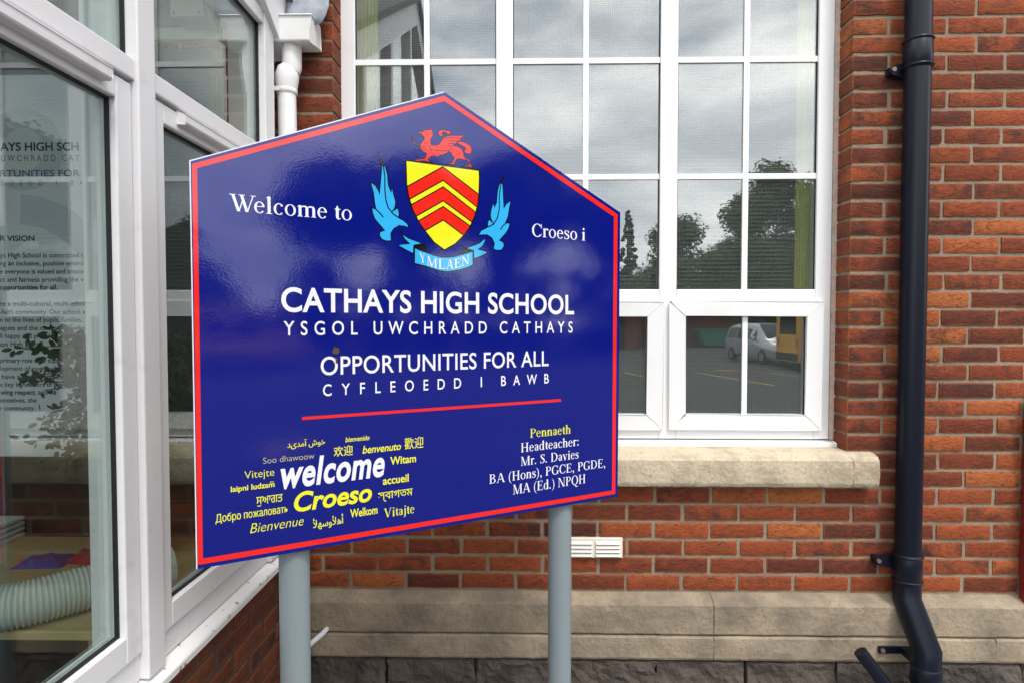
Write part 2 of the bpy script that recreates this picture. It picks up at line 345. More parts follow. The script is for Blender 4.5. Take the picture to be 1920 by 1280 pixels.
WX0, WX1 = -.764, 1.303                   # window opening
SILL_T, SILL_B, HEAD = -.507, -.645, 1.80
XR, XL = 3.4, -4.2                        # wall runs on past both edges of the picture
school = thing('school_building', 'red brick school wall with white window, stone sill and stone plinth', 'building', (.3, D, 0))
CH, PITCH, Z0B = .0719, .2265, -1.093
rows = []
NR = int((3.4 - Z0B)/CH)
for r in range(NR):
    zc = Z0B + (r+.5)*CH; off = 1.783 if r % 2 == 0 else 1.672
    jit = random.uniform(-.008, .008)
    if SILL_B-.02 < zc < HEAD:
        if zc < SILL_T-.012:
            rows.append(spans_for(-2.0, WX0-.09, off+jit, PITCH) + spans_for(1.402, XR, off+jit, PITCH))
        else:
            rows.append(spans_for(-2.0, WX0, off+jit, PITCH, False, True) + spans_for(WX1, XR, off+jit, PITCH, True, False))
    else: rows.append(spans_for(-2.0, XR, off+jit, PITCH))
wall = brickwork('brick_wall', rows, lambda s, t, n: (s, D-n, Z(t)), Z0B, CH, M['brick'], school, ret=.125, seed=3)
# mortar body behind the brick faces
mo = MB(); MF = .0065
def mbox(x0, x1, z0, z1, y1=D+.30): mo.box(x0, x1, D+MF, y1, Z(z0), Z(z1))
mbox(XL, WX0-MF, -1.75, 3.4); mbox(WX1+MF, XR, -1.75, 3.4); mbox(WX0-MF, WX1+MF, -1.75, SILL_T-.03); mbox(WX0-MF, WX1+MF, HEAD+.006, 3.4)
o = mo.build('mortar', M['mortar'], wall)
# stone sill, plinth, rough base
def extrude_x(name, prof, x0, x1, m, bevel=.004, cut=0, parent=school):
    q = MB(); q.prism([(p[0], p[1]) for p in prof], lambda p: (x0, p[0], Z(p[1])), lambda p: (x1, p[0], Z(p[1])))
    return q.build(name, m, parent, bevel=bevel)
def rough_block(mb, x0, x1, prof, amp, step=.03, seed=0, taper=0):
    """stone block: profile (Y, z) swept along X with an uneven surface; ends closed"""
    n = max(3, int((x1-x0)/step)); rws = []
    for i in range(n+1):
        x = x0+(x1-x0)*i/n; row = []
        for (y, z, k) in prof:
            a = amp*k; d = noise.noise((x*9+seed, y*9, z*11))*a + noise.noise((x*33+seed, y*30, z*37))*a*.5
            e = noise.noise((x*40, seed+7, z*50))*a*.6
            row.append((x + (noise.noise((y*60+i, z*60, seed))*a if i in (0, n) else 0), y+d, Z(z)+e))
        rws.append(row)
    mb.grid(rws, False); mb.face(rws[0]); mb.face(rws[-1][::-1])
q = MB(); ys = D-.062
SP = [(D+.11, SILL_T-.004, 0), (D+.03, SILL_T-.006, .4), (D-.02, SILL_T-.012, 1), (ys+.014, SILL_T-.02, 1), (ys+.002, SILL_T-.034, 1), (ys, SILL_T-.06, 1), (ys, SILL_T-.09, 1), (ys, SILL_T-.12, 1), (ys+.001, SILL_B+.012, 1), (ys+.006, SILL_B, 1), (D-.02, SILL_B, 1), (D+.05, SILL_B, 0)]
rough_block(q, -.90, 1.298, SP, .0034, .016, 3); rough_block(q, 1.3, 1.402, SP, .004, .014, 9)
sill = q.build('stone_sill', M['stone'], school)
pj = [-2.0, -.98, .762, 1.872, XR]
q = MB(); PP = [(D+.05, -1.096, 0), (D+.004, -1.097, .4), (D-.02, -1.105, 1), (D-.05, -1.117, 1), (D-.056, -1.126, 1), (D-.057, -1.15, 1), (D-.057, -1.18, 1), (D-.057, -1.21, 1), (D-.056, -1.238, 1), (D-.052, -1.2440, 1), (D-.03, -1.2450, 0), (D+.05, -1.2455, 0)]
PQ = [(D+.05, -1.2485, 0), (D-.03, -1.249, 0), (D-.054, -1.250, 1), (D-.059, -1.256, 1), (D-.06, -1.28, 1), (D-.06, -1.31, 1), (D-.059, -1.336, 1), (D-.054, -1.346, 1), (D-.02, -1.347, 0), (D+.05, -1.347, 0)]
for a, b in zip(pj[:-1], pj[1:]):
    rough_block(q, a+.0012, b-.0012, PP, .0032, .02, a*3); rough_block(q, a+.0012, b-.0012, PQ, .003, .02, a*5+2)
plinth = q.build('stone_plinth', M['plinth'], school)
q = MB(); x = -2.0; k = 0
while x < XR:
    for (za, zb) in ((-1.351, -1.555), (-1.565, -1.76)):
        wdt = .36; xa = x + (.0 if zb > -1.6 else .17)
        pr = [(D+.05, za, 0), (D-.03, za-.002, .3)] + [(D-.052, za-.012-(za-.012-zb-.012)*j/7, 1) for j in range(8)] + [(D-.02, zb, 0), (D+.05, zb, 0)]
        rough_block(q, xa+.004, xa+wdt-.004, pr, .021, .02, k*3.3); k += 1
    x += .362
q.build('rough_stone_base', M['rough_stone'], school)
q = MB(); q.box(WX0-.16, WX1+.16, D-.012, D+.11, Z(HEAD+.006), Z(HEAD+.21)); q.build('stone_lintel', M['stone'], school, bevel=.005)
# air vent let into the brickwork
av = MB(); av.box(.173, .405, D-.010, D+.01, Z(-.953), Z(-.871)); av = av.build('air_vent', M['vent'], school, bevel=.003)
lv = MB()
for cx in (.232, .345):
    for kz in range(4):
        zt = -.884 - kz*.0165
        lv.prism([(D-.0105, zt), (D-.0195, zt-.0105), (D-.0105, zt-.012)], lambda p: (cx-.049, p[0], Z(p[1])), lambda p: (cx+.049, p[0], Z(p[1])))
lv.build('louvre', M['vent'], av)
sh = MB()
for cx in (.232, .345):
    for kz in range(4): sh.box(cx-.048, cx+.048, D-.0112, D-.0104, Z(-.884-kz*.0165-.0155), Z(-.884-kz*.0165-.0128))
sh.build('slot', M['dark'], av)

# ---------------------------------------------------------------- the school window
YF = D+.105
fr = MB()
def fbox(q, x0, x1, z0, z1, y0, y1): q.box(x0, x1, y0, y1, Z(z0), Z(z1))
fbox(fr, -.767, -.706, -.486, HEAD, YF, YF+.07); fbox(fr, 1.222, 1.285, -.486, HEAD, YF, YF+.07)
for a, b in ((-.706, -.114), (-.043, .571), (.644, 1.222)):
    fbox(fr, a, b, -.486, -.428, YF, YF+.07); fbox(fr, a, b, .075, .141, YF, YF+.07); fbox(fr, a, b, HEAD-.06, HEAD, YF, YF+.07)
fbox(fr, -.114, -.043, -.486, HEAD, YF, YF+.07); fbox(fr, .571, .644, -.486, HEAD, YF, YF+.07)
win = fr.build('window', M['upvc'], school, bevel=.004)
q = MB(); q.prism([(YF-.036, -.5135), (YF-.036, -.499), (YF-.03, -.494), (YF+.06, -.4885), (YF+.06, -.5135)], lambda p: (-.772, p[0], Z(p[1])), lambda p: (1.300, p[0], Z(p[1])))
q.build('window_cill', M['upvc'], win, bevel=.002)
bx('sealant', M['sealant'], win, 1.2865, WX1+MF, YF-.004, YF+.05, Z(-.486), Z(HEAD)); bx('sealant', M['sealant'], win, WX0-MF, -.7685, YF-.004, YF+.05, Z(-.486), Z(HEAD))
bays = [(-.706, -.114, -.405), (-.043, .571, .262), (.644, 1.222, .930)]
for (a, b, c) in bays:
    bx('pane', M['glass'], win, a, b, YF+.018, YF+.022, Z(.141), Z(HEAD-.06))
    q = MB()
    for (g0, g1, h0, h1) in ((a, b, .141, .1445), (a, a+.0035, .1445, HEAD-.06), (b-.0035, b, .1445, HEAD-.06)): q.box(g0, g1, YF+.012, YF+.018, Z(h0), Z(h1))
    q.build('gasket', M['gasket'], win)
    q = MB(); q.face([(a, YF+.026, Z(.141)), (b, YF+.026, Z(.141)), (b, YF+.026, Z(HEAD-.06)), (a, YF+.026, Z(HEAD-.06))]); q.build('wire_mesh', M['mesh'], win)
    q = MB(); q.box(c-.0115, c+.0115, YF+.011, YF+.0178, Z(.141), Z(HEAD-.06))
    for zb in (.614, 1.096, 1.578): q.box(a, c-.0117, YF+.0113, YF+.0178, Z(zb-.0115), Z(zb+.0115)); q.box(c+.0117, b, YF+.0113, YF+.0178, Z(zb-.0115), Z(zb+.0115))
    q.build('glazing_bar', M['bar'], win)
    q = MB()
    for k in range(92):
        zz = .15+k*.0178
        q.face([(a+.004, YF+.085, Z(zz)), (b-.004, YF+.085, Z(zz)), (b-.004, YF+.096, Z(zz+.0055)), (a+.004, YF+.096, Z(zz+.0055))])
    q.build('blind', M['blind'], win)
for (a, b, c) in ((-.737, -.072, -.405), (-.075, .588, .259), (.611, 1.249, .930)):
    a += .002; b -= .002
    q = MB(); y0, y1 = YF-.016, YF+.02; zt, zb, s = .089, -.445, .066
    for prof in ([(a, zt), (b, zt), (b-s, zt-s*.88), (a+s, zt-s*.88)], [(a, zb), (a+s, zb+s*.95), (b-s, zb+s*.95), (b, zb)], [(a, zt), (a+s, zt-s*.88), (a+s, zb+s*.95), (a, zb)], [(b, zt), (b, zb), (b-s, zb+s*.95), (b-s, zt-s*.88)]):
        cx = sum(p[0] for p in prof)/4; cz = sum(p[1] for p in prof)/4
        q.prism([(cx+(p[0]-cx)*.9992, cz+(p[1]-cz)*.9992) for p in prof], lambda p: (p[0], y0, Z(p[1])), lambda p: (p[0], y1, Z(p[1])))
    cs = q.build('casement', M['upvc'], win, bevel=.003)
    g = (a+s, b-s, zb+s*.95, zt-s*.88)
    bx('pane', M['glass'], win, g[0], g[1], y0+.02, y0+.024, Z(g[2]), Z(g[3]))
    q = MB(); q.box(g[0], g[1], y0+.014, y0+.0198, Z(g[3]-.003), Z(g[3]+.0002)); q.box(g[0], g[0]+.003, y0+.014, y0+.0198, Z(g[2]), Z(g[3]-.003)); q.box(g[1]-.003, g[1], y0+.014, y0+.0198, Z(g[2]), Z(g[3]-.003)); q.build('gasket', M['gasket'], win)
    q = MB(); q.face([(g[0], y0+.028, Z(g[2])), (g[1], y0+.028, Z(g[2])), (g[1], y0+.028, Z(g[3])), (g[0], y0+.028, Z(g[3]))]); q.build('wire_mesh', M['mesh'], win)
    bx('glazing_bar', M['bar'], win, c-.0105, c+.0105, y0+.013, y0+.0198, Z(g[2]), Z(g[3]-.0032))
# room behind the window
q = MB(); ry0, ry1 = D+.30, D+4.2
for f in ([(-2, ry1, -1.7), (3, ry1, -1.7), (3, ry1, 1.9), (-2, ry1, 1.9)], [(-2, ry0, -1.7), (3, ry0, -1.7), (3, ry1, -1.7), (-2, ry1, -1.7)], [(-2, ry0, 1.9), (3, ry0, 1.9), (3, ry1, 1.9), (-2, ry1, 1.9)],
          [(-2, ry0, -1.7), (-2, ry1, -1.7), (-2, ry1, 1.9), (-2, ry0, 1.9)], [(3, ry0, -1.7), (3, ry1, -1.7), (3, ry1, 1.9), (3, ry0, 1.9)]): q.face([(x, y, Z(z)) for x, y, z in f])
q.build('room', M['room'], school)
q = MB(); rr = []
for i in range(25):
    x = 1.232 + i*.0035; rr.append([(x-.075, YF+.058+.008*math.sin(i*1.5), Z(z)) for z in (.05, .5, 1.0, 1.8)])
q.grid(rr); q.build('curtain', M['curtain'], win)
q = MB(); q.grid([[(x-1.86, y, z) for x, y, z in r] for r in rr]); q.build('curtain', M['curtain'], win)

# ---------------------------------------------------------------- glazed porch on the left
XF, XB, XG = -.965, -1.09, -.986
porch = thing('glazed_porch', 'white framed glazed porch with brick base and gable roof beside the sign', 'porch', (XF, .8, 0))
PY0, PY1 = -.90, 2.29
def rake(y): return 1.13 + .61*(2.3-y) if y > -.2 else 1.13+.61*2.5 - .61*(-.2-y)
rows = []; CB = .075; ZB = -1.72
nr = int((-.945-ZB)/CB)
zb0 = -.945 - nr*CB
for r in range(nr): rows.append(spans_for(-.9, D-.004, .03 + (.1125 if r % 2 else 0), .225))
pb = brickwork('brick_base', rows, lambda s, t, n: (-.962+n, s, Z(t)), zb0, CB, M['brick_porch'], porch, seed=11)
q = MB(); q.box(-1.10, -.962-.006, -.9, D, 0, Z(-.946)); q.build('mortar', M['mortar_dark'], pb)
q = MB(); q.prism([(-.925, -.9385), (-.925, -.918), (-.930, -.913), (-.975, -.902), (-1.16, -.900), (-1.16, -.9385)], lambda p: (p[0], PY0, Z(p[1])), lambda p: (p[0], 2.30, Z(p[1])))
q.build('cill', M['cill'], porch, bevel=.002)
mull = [(1.465, 1.535), (.72, .79), (-.025, .045), (-.90, -.80)]
fr = MB()
for (a, b) in mull: fr.box(XB, XF+.022, a, b, Z(-.899), Z(rake((a+b)/2)-.04))
fr.box(XB, XF+.016, 2.21, 2.29, Z(-.899), Z(1.14))
lights = [(1.535, 2.21), (.79, 1.465), (.045, .72), (-.80, -.025)]
for (a, b) in lights:
    fr.box(XB, XF-.001, a, b, Z(-.899), Z(-.832)); fr.box(XB, XF+.013, a-.001, b+.001, Z(.594), Z(.646)); fr.box(XB, XF+.010, a-.001, b+.001, Z(1.10), Z(1.15))
pf = fr.build('frame', M['upvc_old'], porch, bevel=.004)
def gask(parent, x, y0, y1, z0, z1, t=.005):
    q = MB(); q.box(x-.004, x+.006, y0, y1, Z(z1-t), Z(z1)); q.box(x-.004, x+.006, y0, y1, Z(z0), Z(z0+t)); q.box(x-.004, x+.006, y0, y0+t, Z(z0+t), Z(z1-t)); q.box(x-.004, x+.006, y1-t, y1, Z(z0+t), Z(z1-t))
    q.build('gasket', M['gasket'], parent)
for (a, b) in lights:
    bx('pane', M['porch_glass'], pf, XG-.003, XG+.003, a, b, Z(.646), Z(1.10)); gask(pf, XG+.006, a, b, .646, 1.10)
    # gable light with a raking head
    q = MB(); q.prism([(a, 1.15), (b, 1.15), (b, max(1.155, rake(b)-.04)), (a, rake(a)-.04)] if a > -.2 else [(a, 1.15), (b, 1.15), (b, rake(b)-.04), (-.2, rake(-.2)-.04), (a, rake(a)-.04)], lambda p: (XG-.003, p[0], Z(p[1])), lambda p: (XG+.003, p[0], Z(p[1])))
    q.build('pane', M['porch_glass'], pf)
    # opening light
    y0, y1, z0, z1 = a+.003, b-.003, -.828, .584; s = .056
    q = MB(); xs0, xs1 = XF-.05, XF+.006
    q.box(xs0, xs1, y0, y0+s, Z(z0), Z(z1)); q.box(xs0, xs1, y1-s, y1, Z(z0), Z(z1)); q.box(xs0, xs1-.0006, y0+s, y1-s, Z(z1-s+.004), Z(z1)); q.box(xs0, xs1-.0006, y0+s, y1-s, Z(z0), Z(z0+s+.012))
    cs = q.build('casement', M['upvc_old'], porch, bevel=.004)
    # inner bead slopes back to the glass
    bx('pane', M['porch_glass'], cs, XG-.006, XG, y0+s, y1-s, Z(z0+s+.012), Z(z1-s+.004)); gask(cs, XG+.004, y0+s, y1-s, z0+s+.012, z1-s+.004)
    c = (y0+y1)/2; c0, c1 = (c-.23, c+.23) if a < 1.5 else (1.655, 2.12)
    q = MB(); q.prism([(xs1, .586), (xs1+.026, .578), (xs1+.026, .556), (xs1+.022, .551), (xs1, .551)], lambda p: (p[0], c0, Z(p[1])), lambda p: (p[0], c1, Z(p[1])))
    q.build('drip_hood', M['upvc_old'], cs, bevel=.002)
bx('infill_panel', M['upvc_old'], porch, -1.03, -1.005, 2.29, D-.003, Z(-.9), Z(1.2))
# raking bargeboard, roof, inside
def slope_slab(name, m, x0, x1, ya, za, yb, zb, th, bevel=.003):
    q = MB(); q.prism([(ya, za), (yb, zb), (yb, zb+th), (ya, za+th)], lambda p: (x0, p[0], Z(p[1])), lambda p: (x1, p[0], Z(p[1]))); return q.build(name, m, porch, bevel=bevel)
slope_slab('bargeboard', M['upvc_old'], -.985, -.93, 2.385, rake(2.385)-.045, -.2, rake(-.2)-.045, .20)
slope_slab('bargeboard', M['upvc_old'], -.985, -.93, -.202, rake(-.2)-.045, -1.05, rake(-1.05)-.045, .20)
slope_slab('roof', M['roof'], -4.2, -.90, 2.40, rake(2.40)+.158, -.2, rake(-.2)+.158, .05)
slope_slab('roof', M['roof'], -4.2, -.90, -.202, rake(-.2)+.158, -1.2, rake(-1.2)+.158, .05)
slope_slab('ceiling', M['room'], -4.2, -1.10, 2.41, rake(2.41)+.10, -.2, rake(-.2)+.10, .02)
slope_slab('ceiling', M['room'], -4.2, -1.10, -.202, rake(-.2)+.10, -1.05, rake(-1.05)+.10, .02)
bx('floor', M['shade_lining'], porch, -4.2, -1.11, -.95, D-.01, .01, .05)
q = MB(); q.box(-4.2, -4.1, -.95, D-.01, .05, Z(2.9)); q.box(-4.1, -1.11, -.95, -.85, .05, Z(-.6)); q.build('inner_wall', M['room'], porch)
bx('lintel_board', M['beige'], porch, -4.09, -1.12, D-.03, D-.001, Z(1.13), Z(1.9))
bx('shade_sheet', M['shade_board'], porch, -4.09, -1.12, D-.012, D-.001, Z(-.45), Z(1.10))  # added dark sheet over the brick, painting in the dim interior
bx('shade_lining', M['shade_lining'], porch, -4.09, -1.12, D-.010, D-.001, Z(-1.05), Z(-.452)); bx('bench_shade', M['shade_lining'], porch, -4.09, -1.12, D-.092, D-.078, .06, Z(-1.05))  # added dark sheets: painted shade below the board and under the bench
# ---------------------------------------------------------------- welcome sign
LA = Vector((-.7595, 1.36, 0)); RA = Vector((.3175, 1.985, 0))
TU = (RA-LA).normalized(); NU = Vector((TU.y, -TU.x, 0))       # along the board, out of its face
def sp(u, v, n=0.0):
    """board millimetres (u along, v above eye level, n in front of the face) -> world"""
    p = LA + TU*(u/1000) + NU*(n/1000); return (p.x, p.y, H+v/1000)
sign = thing('welcome_sign', 'dark blue school welcome sign with red border and crest on two grey posts', 'sign', tuple((LA+RA)/2))
S_OUT=[(0.0, -570.9), (1242.8, -576.6), (1247.5, 363.5), (624.6, 640.3), (-0.6, 369.5)]
S_BORDER_O=[(2.4, -561.3), (1232.6, -566.2), (1236.4, 356.5), (624.5, 630.1), (3.6, 362.8)]
S_BORDER_I=[(13.0, -548.3), (1219.0, -552.7), (1221.0, 347.3), (624.5, 615.5), (13.7, 354.4)]
S_RULE=[(238.0, -241.0), (1015.0, -244.4), (1014.9, -236.0), (238.1, -233.4)]
SHIELD=[(512.3, 438.1), (731.3, 438.3), (732.8, 417.4), (731.2, 373.2), (727.2, 337.6), (717.3, 305.9), (702.7, 274.0), (683.3, 248.5), (657.0, 222.8), (623.2, 203.5), (592.0, 222.9), (567.3, 250.9), (547.4, 276.6), (530.8, 306.5), (519.2, 342.7), (513.7, 375.2)]
CHEVRONS=[[(514.5, 367.0), (619.0, 433.8), (731.7, 368.0), (729.2, 350.1), (727.2, 331.0), (620.2, 396.5), (520.4, 333.7), (517.0, 350.8)], [(524.3, 318.3), (620.2, 378.6), (721.8, 316.0), (717.3, 305.0), (710.0, 287.7), (620.0, 340.2), (539.5, 289.7), (530.8, 304.4)], [(546.5, 277.8), (620.0, 324.0), (703.1, 276.2), (694.4, 262.4), (683.3, 248.5), (619.8, 286.8), (565.5, 252.8), (556.2, 264.7)]]
DRAGON=[(547.8, 520.3), (560.6, 520.9), (564.6, 526.7), (573.6, 529.5), (580.4, 529.5), (583.8, 534.5), (587.2, 530.2), (590.4, 526.0), (591.1, 517.6), (587.7, 510.2), (584.2, 504.9), (583.4, 498.5), (586.1, 489.3), (596.2, 489.5), (605.9, 493.0), (612.3, 499.5), (617.6, 508.8), (622.2, 515.4), (631.0, 519.9), (645.1, 524.2), (688.6, 530.0), (680.8, 525.2), (671.2, 520.5), (675.9, 519.6), (673.5, 514.9), (664.0, 511.3), (662.8, 506.3), (655.0, 501.4), (648.5, 495.6), (659.2, 497.6), (671.1, 493.9), (680.7, 487.6), (683.0, 479.2), (684.2, 470.7), (688.4, 466.8), (700.0, 464.0), (702.4, 455.5), (707.2, 448.5), (712.1, 443.0), (699.9, 444.2), (676.9, 441.3), (690.2, 446.3), (699.9, 449.2), (699.9, 455.2), (695.1, 461.2), (686.6, 462.2), (675.8, 462.4), (662.6, 462.3), (657.8, 454.1), (653.1, 447.0), (654.8, 443.4), (647.2, 444.6), (627.2, 442.1), (635.4, 445.8), (647.2, 448.4), (651.9, 457.7), (654.9, 464.6), (648.4, 466.9), (646.1, 472.0), (641.4, 476.8), (637.9, 479.5), (630.8, 472.1), (623.8, 470.1), (619.1, 465.1), (609.9, 466.0), (608.7, 460.5), (596.0, 459.9), (593.8, 461.7), (583.5, 457.2), (577.8, 451.1), (576.6, 447.8), (582.3, 443.2), (586.8, 440.1), (577.7, 441.6), (568.7, 443.0), (557.4, 442.6), (548.5, 438.8), (536.3, 439.9), (542.9, 444.4), (558.6, 447.5), (567.6, 451.3), (570.4, 457.5), (571.6, 464.0), (564.3, 466.2), (555.3, 472.3), (553.7, 478.4), (552.0, 483.4), (557.7, 492.6), (564.4, 500.9), (565.6, 508.5), (564.5, 510.4), (553.3, 511.4), (560.0, 515.0), (547.8, 516.3)]
DRAGON_CURL=[(622.2, 519.1), (615.8, 516.0), (608.9, 519.2), (605.5, 525.1), (607.8, 531.3), (615.9, 535.2), (626.4, 536.3), (633.4, 535.3), (632.2, 537.8), (639.2, 535.1), (646.3, 531.3), (639.2, 527.0), (632.2, 524.9), (631.6, 528.6), (625.2, 530.8), (618.2, 528.1), (617.0, 522.6), (622.2, 519.6)]
DRAGON_TAIL=[(664.0, 510.2), (675.9, 512.0), (690.4, 509.7), (703.7, 504.0), (708.6, 493.7), (706.1, 483.5), (697.6, 479.0), (687.9, 481.0), (683.1, 487.9), (690.3, 491.1), (687.9, 496.3), (675.9, 501.1), (662.8, 505.7)]
DRAGON_ARM=[(527.8, 505.9), (531.1, 500.2), (534.3, 492.3), (539.8, 486.9), (548.7, 482.9), (551.8, 480.0), (548.7, 480.3), (537.6, 485.5), (533.2, 482.6), (534.5, 487.1), (529.4, 498.9)]
DRAGON_LINES=[[(624.0, 512.9), (647.4, 519.1), (671.2, 520.5)], [(636.8, 508.4), (664.0, 511.3)], [(635.0, 500.6), (655.0, 503.0)], [(635.6, 493.7), (647.9, 494.9)], [(583.6, 486.8), (580.2, 480.0), (584.7, 474.8), (591.5, 477.4)], [(596.1, 475.9), (612.2, 476.5), (637.9, 481.7), (646.1, 491.4)], [(566.8, 522.9), (571.3, 522.5)], [(576.9, 513.3), (579.2, 516.9)], [(555.4, 481.8), (571.1, 480.8)], [(554.2, 474.2), (571.1, 475.6)], [(649.1, 485.4), (646.1, 475.3)]]
WING_A=[(447.6, 422.7), (456.2, 413.0), (461.8, 393.2), (463.9, 366.9), (470.3, 348.2), (473.8, 359.5), (477.8, 344.1), (484.0, 325.3), (481.9, 311.7), (478.0, 300.4), (489.5, 308.7), (493.2, 294.4), (491.9, 282.1), (505.9, 275.9), (516.2, 268.1), (520.0, 257.3), (508.4, 260.1), (493.0, 261.3), (477.7, 251.6), (470.1, 238.8), (471.2, 219.4), (457.4, 217.3), (445.0, 221.3), (437.6, 231.7), (440.2, 241.5), (451.4, 246.0), (437.8, 260.6), (425.7, 274.0), (419.7, 290.3), (418.5, 303.3), (429.5, 299.6), (425.9, 314.8), (422.5, 343.1), (415.4, 368.6), (428.7, 361.8), (436.0, 350.6), (439.6, 340.2), (442.3, 374.1), (445.0, 408.0)]
WING_A_TIP=[(434.2, 446.1), (448.9, 427.7), (451.8, 418.5), (446.3, 413.0), (442.1, 417.2)]
WING_A_LINES=[[(450.0, 418.2), (454.0, 387.5), (454.0, 351.3), (456.9, 325.0), (463.0, 306.3), (475.4, 291.6), (491.9, 282.1)], [(471.9, 294.9), (478.0, 302.8), (484.4, 309.5)], [(428.3, 300.6), (438.1, 291.9), (449.1, 280.8)]]
WING_B=[(802.0, 414.8), (808.6, 405.1), (809.9, 382.2), (812.0, 337.3), (819.2, 350.7), (835.7, 361.2), (831.1, 340.3), (827.1, 316.6), (817.8, 294.9), (833.0, 295.5), (828.5, 279.5), (819.1, 264.8), (798.0, 242.9), (810.6, 237.5), (813.3, 227.2), (804.5, 214.4), (787.5, 212.2), (776.5, 216.2), (780.2, 232.1), (771.9, 247.6), (756.4, 255.3), (728.4, 252.6), (737.3, 266.8), (758.5, 278.3), (758.5, 292.4), (762.9, 300.8), (770.6, 295.7), (766.8, 313.7), (769.9, 330.0), (777.2, 349.0), (781.1, 337.9), (787.6, 352.3), (789.7, 380.1), (794.2, 400.1)]
WING_B_TIP=[(817.1, 437.3), (802.8, 420.6), (798.1, 410.4), (803.3, 408.7), (808.6, 415.5)]
WING_B_LINES=[[(802.8, 411.4), (796.8, 373.9), (796.7, 332.4), (790.2, 306.5), (777.1, 287.1), (758.5, 277.6)], [(777.1, 288.2), (769.4, 302.5)], [(800.6, 273.9), (808.5, 284.9), (819.1, 295.0)]]
RIBBON=[(535.1, 205.9), (552.7, 199.7), (570.8, 194.7), (591.6, 188.5), (611.4, 184.7), (631.4, 184.5), (651.7, 187.5), (679.2, 195.9), (712.0, 206.6), (711.9, 166.0), (692.9, 157.5), (672.1, 150.9), (651.6, 146.3), (631.3, 143.5), (611.3, 144.6), (591.4, 149.3), (565.4, 156.0), (534.9, 161.9)]
FOLDS=[[(535.2, 210.1), (559.2, 217.1), (570.9, 217.9), (570.8, 195.3), (552.7, 200.3), (535.1, 206.5)], [(677.8, 214.7), (686.1, 215.2), (712.7, 208.5), (712.7, 206.6), (677.8, 195.8)]]
RIBBON_TAIL_A=[(496.8, 248.1), (503.1, 238.8), (518.5, 230.0), (557.8, 217.7), (534.1, 211.2), (532.6, 188.2), (510.6, 197.4), (488.1, 209.5), (521.0, 215.3), (508.2, 225.6), (499.3, 239.7)]
RIBBON_TAIL_B=[(688.3, 212.7), (715.7, 223.4), (733.4, 231.4), (751.8, 246.2), (750.0, 234.7), (741.0, 220.5), (728.3, 212.4), (760.2, 205.6), (743.5, 195.5), (714.4, 183.7), (713.2, 207.4)]
YML=[('Y', (550.6, 168.1), (568.0, 163.5), (548.2, 193.4)), ('M', (571.2, 159.4), (601.3, 152.2), (571.4, 185.0)), ('L', (605.3, 151.1), (626.0, 151.4), (605.4, 177.0)), ('A', (628.0, 150.6), (650.3, 153.3), (629.4, 176.4)), ('E', (653.7, 153.9), (673.6, 159.8), (653.8, 179.5)), ('N', (675.6, 161.1), (699.2, 169.2), (675.7, 186.9))]
TEXTS=[('serif', 'Welcome to', 79.6, 366.3, 263.9, 39.8), ('serif', 'Croeso i', 908.7, 1106.4, 262.0, 38.7), ('title', 'CATHAYS HIGH SCHOOL', 192.1, 1063.9, 28.9, 57.3), ('spaced', 'YSGOL UWCHRADD CATHAYS', 196.9, 1058.6, -29.5, 34.0), ('title2', 'OPPORTUNITIES FOR ALL', 284.4, 968.6, -130.5, 45.4), ('spaced', 'CYFLEOEDD I BAWB', 289.6, 969.7, -184.0, 28.9), ('serif_yellow', 'Pennaeth', 902.8, 1051.8, -347.7, 27.2), ('serif_small', 'Headteacher:', 870.5, 1082.7, -389.1, 27.6), ('serif_small', 'Mr. S. Davies', 870.2, 1082.9, -430.3, 27.5), ('serif_small', 'BA (Hons), PGCE, PGDE,', 763.4, 1189.7, -471.3, 27.9), ('serif_small', 'MA (Ed.) NPQH', 842.8, 1109.9, -513.4, 29.0), ('bi', 'bienvenido', 344.8, 408.1, -307.0, 12.2), ('bi', 'benvenuto', 389.3, 494.4, -341.7, 19.4), ('slab', 'Soo dhawoow', 146.0, 266.7, -341.1, 14.8), ('b', 'Witam', 463.9, 537.0, -379.8, 20.2), ('welcome', 'welcome', 185.8, 448.6, -406.4, 68.4), ('thin', 'Vitejte', 104.3, 171.2, -372.6, 18.1), ('b', 'laipni ludzam̃', 74.0, 171.6, -400.1, 12.6), ('b', 'Добро пожаловать', 40.7, 202.2, -468.3, 18.3), ('li', 'Bienvenue', 115.1, 239.4, -506.7, 23.6), ('croeso', 'Croeso', 216.4, 413.6, -469.5, 46.3), ('b', 'accueil', 443.6, 515.7, -431.4, 20.6), ('b', 'Welkom', 355.7, 428.2, -506.4, 20.6), ('serif_yb', 'Vitajte', 445.6, 531.5, -520.8, 24.0)]
BOXTEXTS=[('fa', 202.1, 293.7, -312.1, -289.6), ('cn1', 314.7, 363.9, -342.6, -316.2), ('cn2', 504.2, 558.9, -343.1, -311.4), ('pa', 129.7, 189.9, -444.2, -420.6), ('bn', 430.1, 526.9, -478.4, -450.0), ('ar', 261.9, 337.8, -524.4, -492.7)]
STAIN=[[(317.7, -60.1), (330.5, -63.6), (332.1, -73.5), (323.9, -79.9), (312.7, -74.7)], [(320.7, -86.3), (326.4, -89.8), (327.0, -101.3), (322.1, -102.8)]]
def flat(name, polys, m, parent, n=.25, dz=0.0):
    mb = MB()
    for k, pl in enumerate(polys):
        pts = [Vector((p[0], p[1], 0)) for p in pl]; i = len(mb.v); mb.v += [sp(p[0], p[1], n+dz*k) for p in pl]
        for tri in tessellate_polygon([pts]):
            a, b, c = (pts[q] for q in tri)
            if (b-a).cross(c-a).z < 0: tri = tri[::-1]
            mb.f.append(tuple(i+q for q in tri)); mb.smooth.append(False)
    return mb.build(name, m, parent)
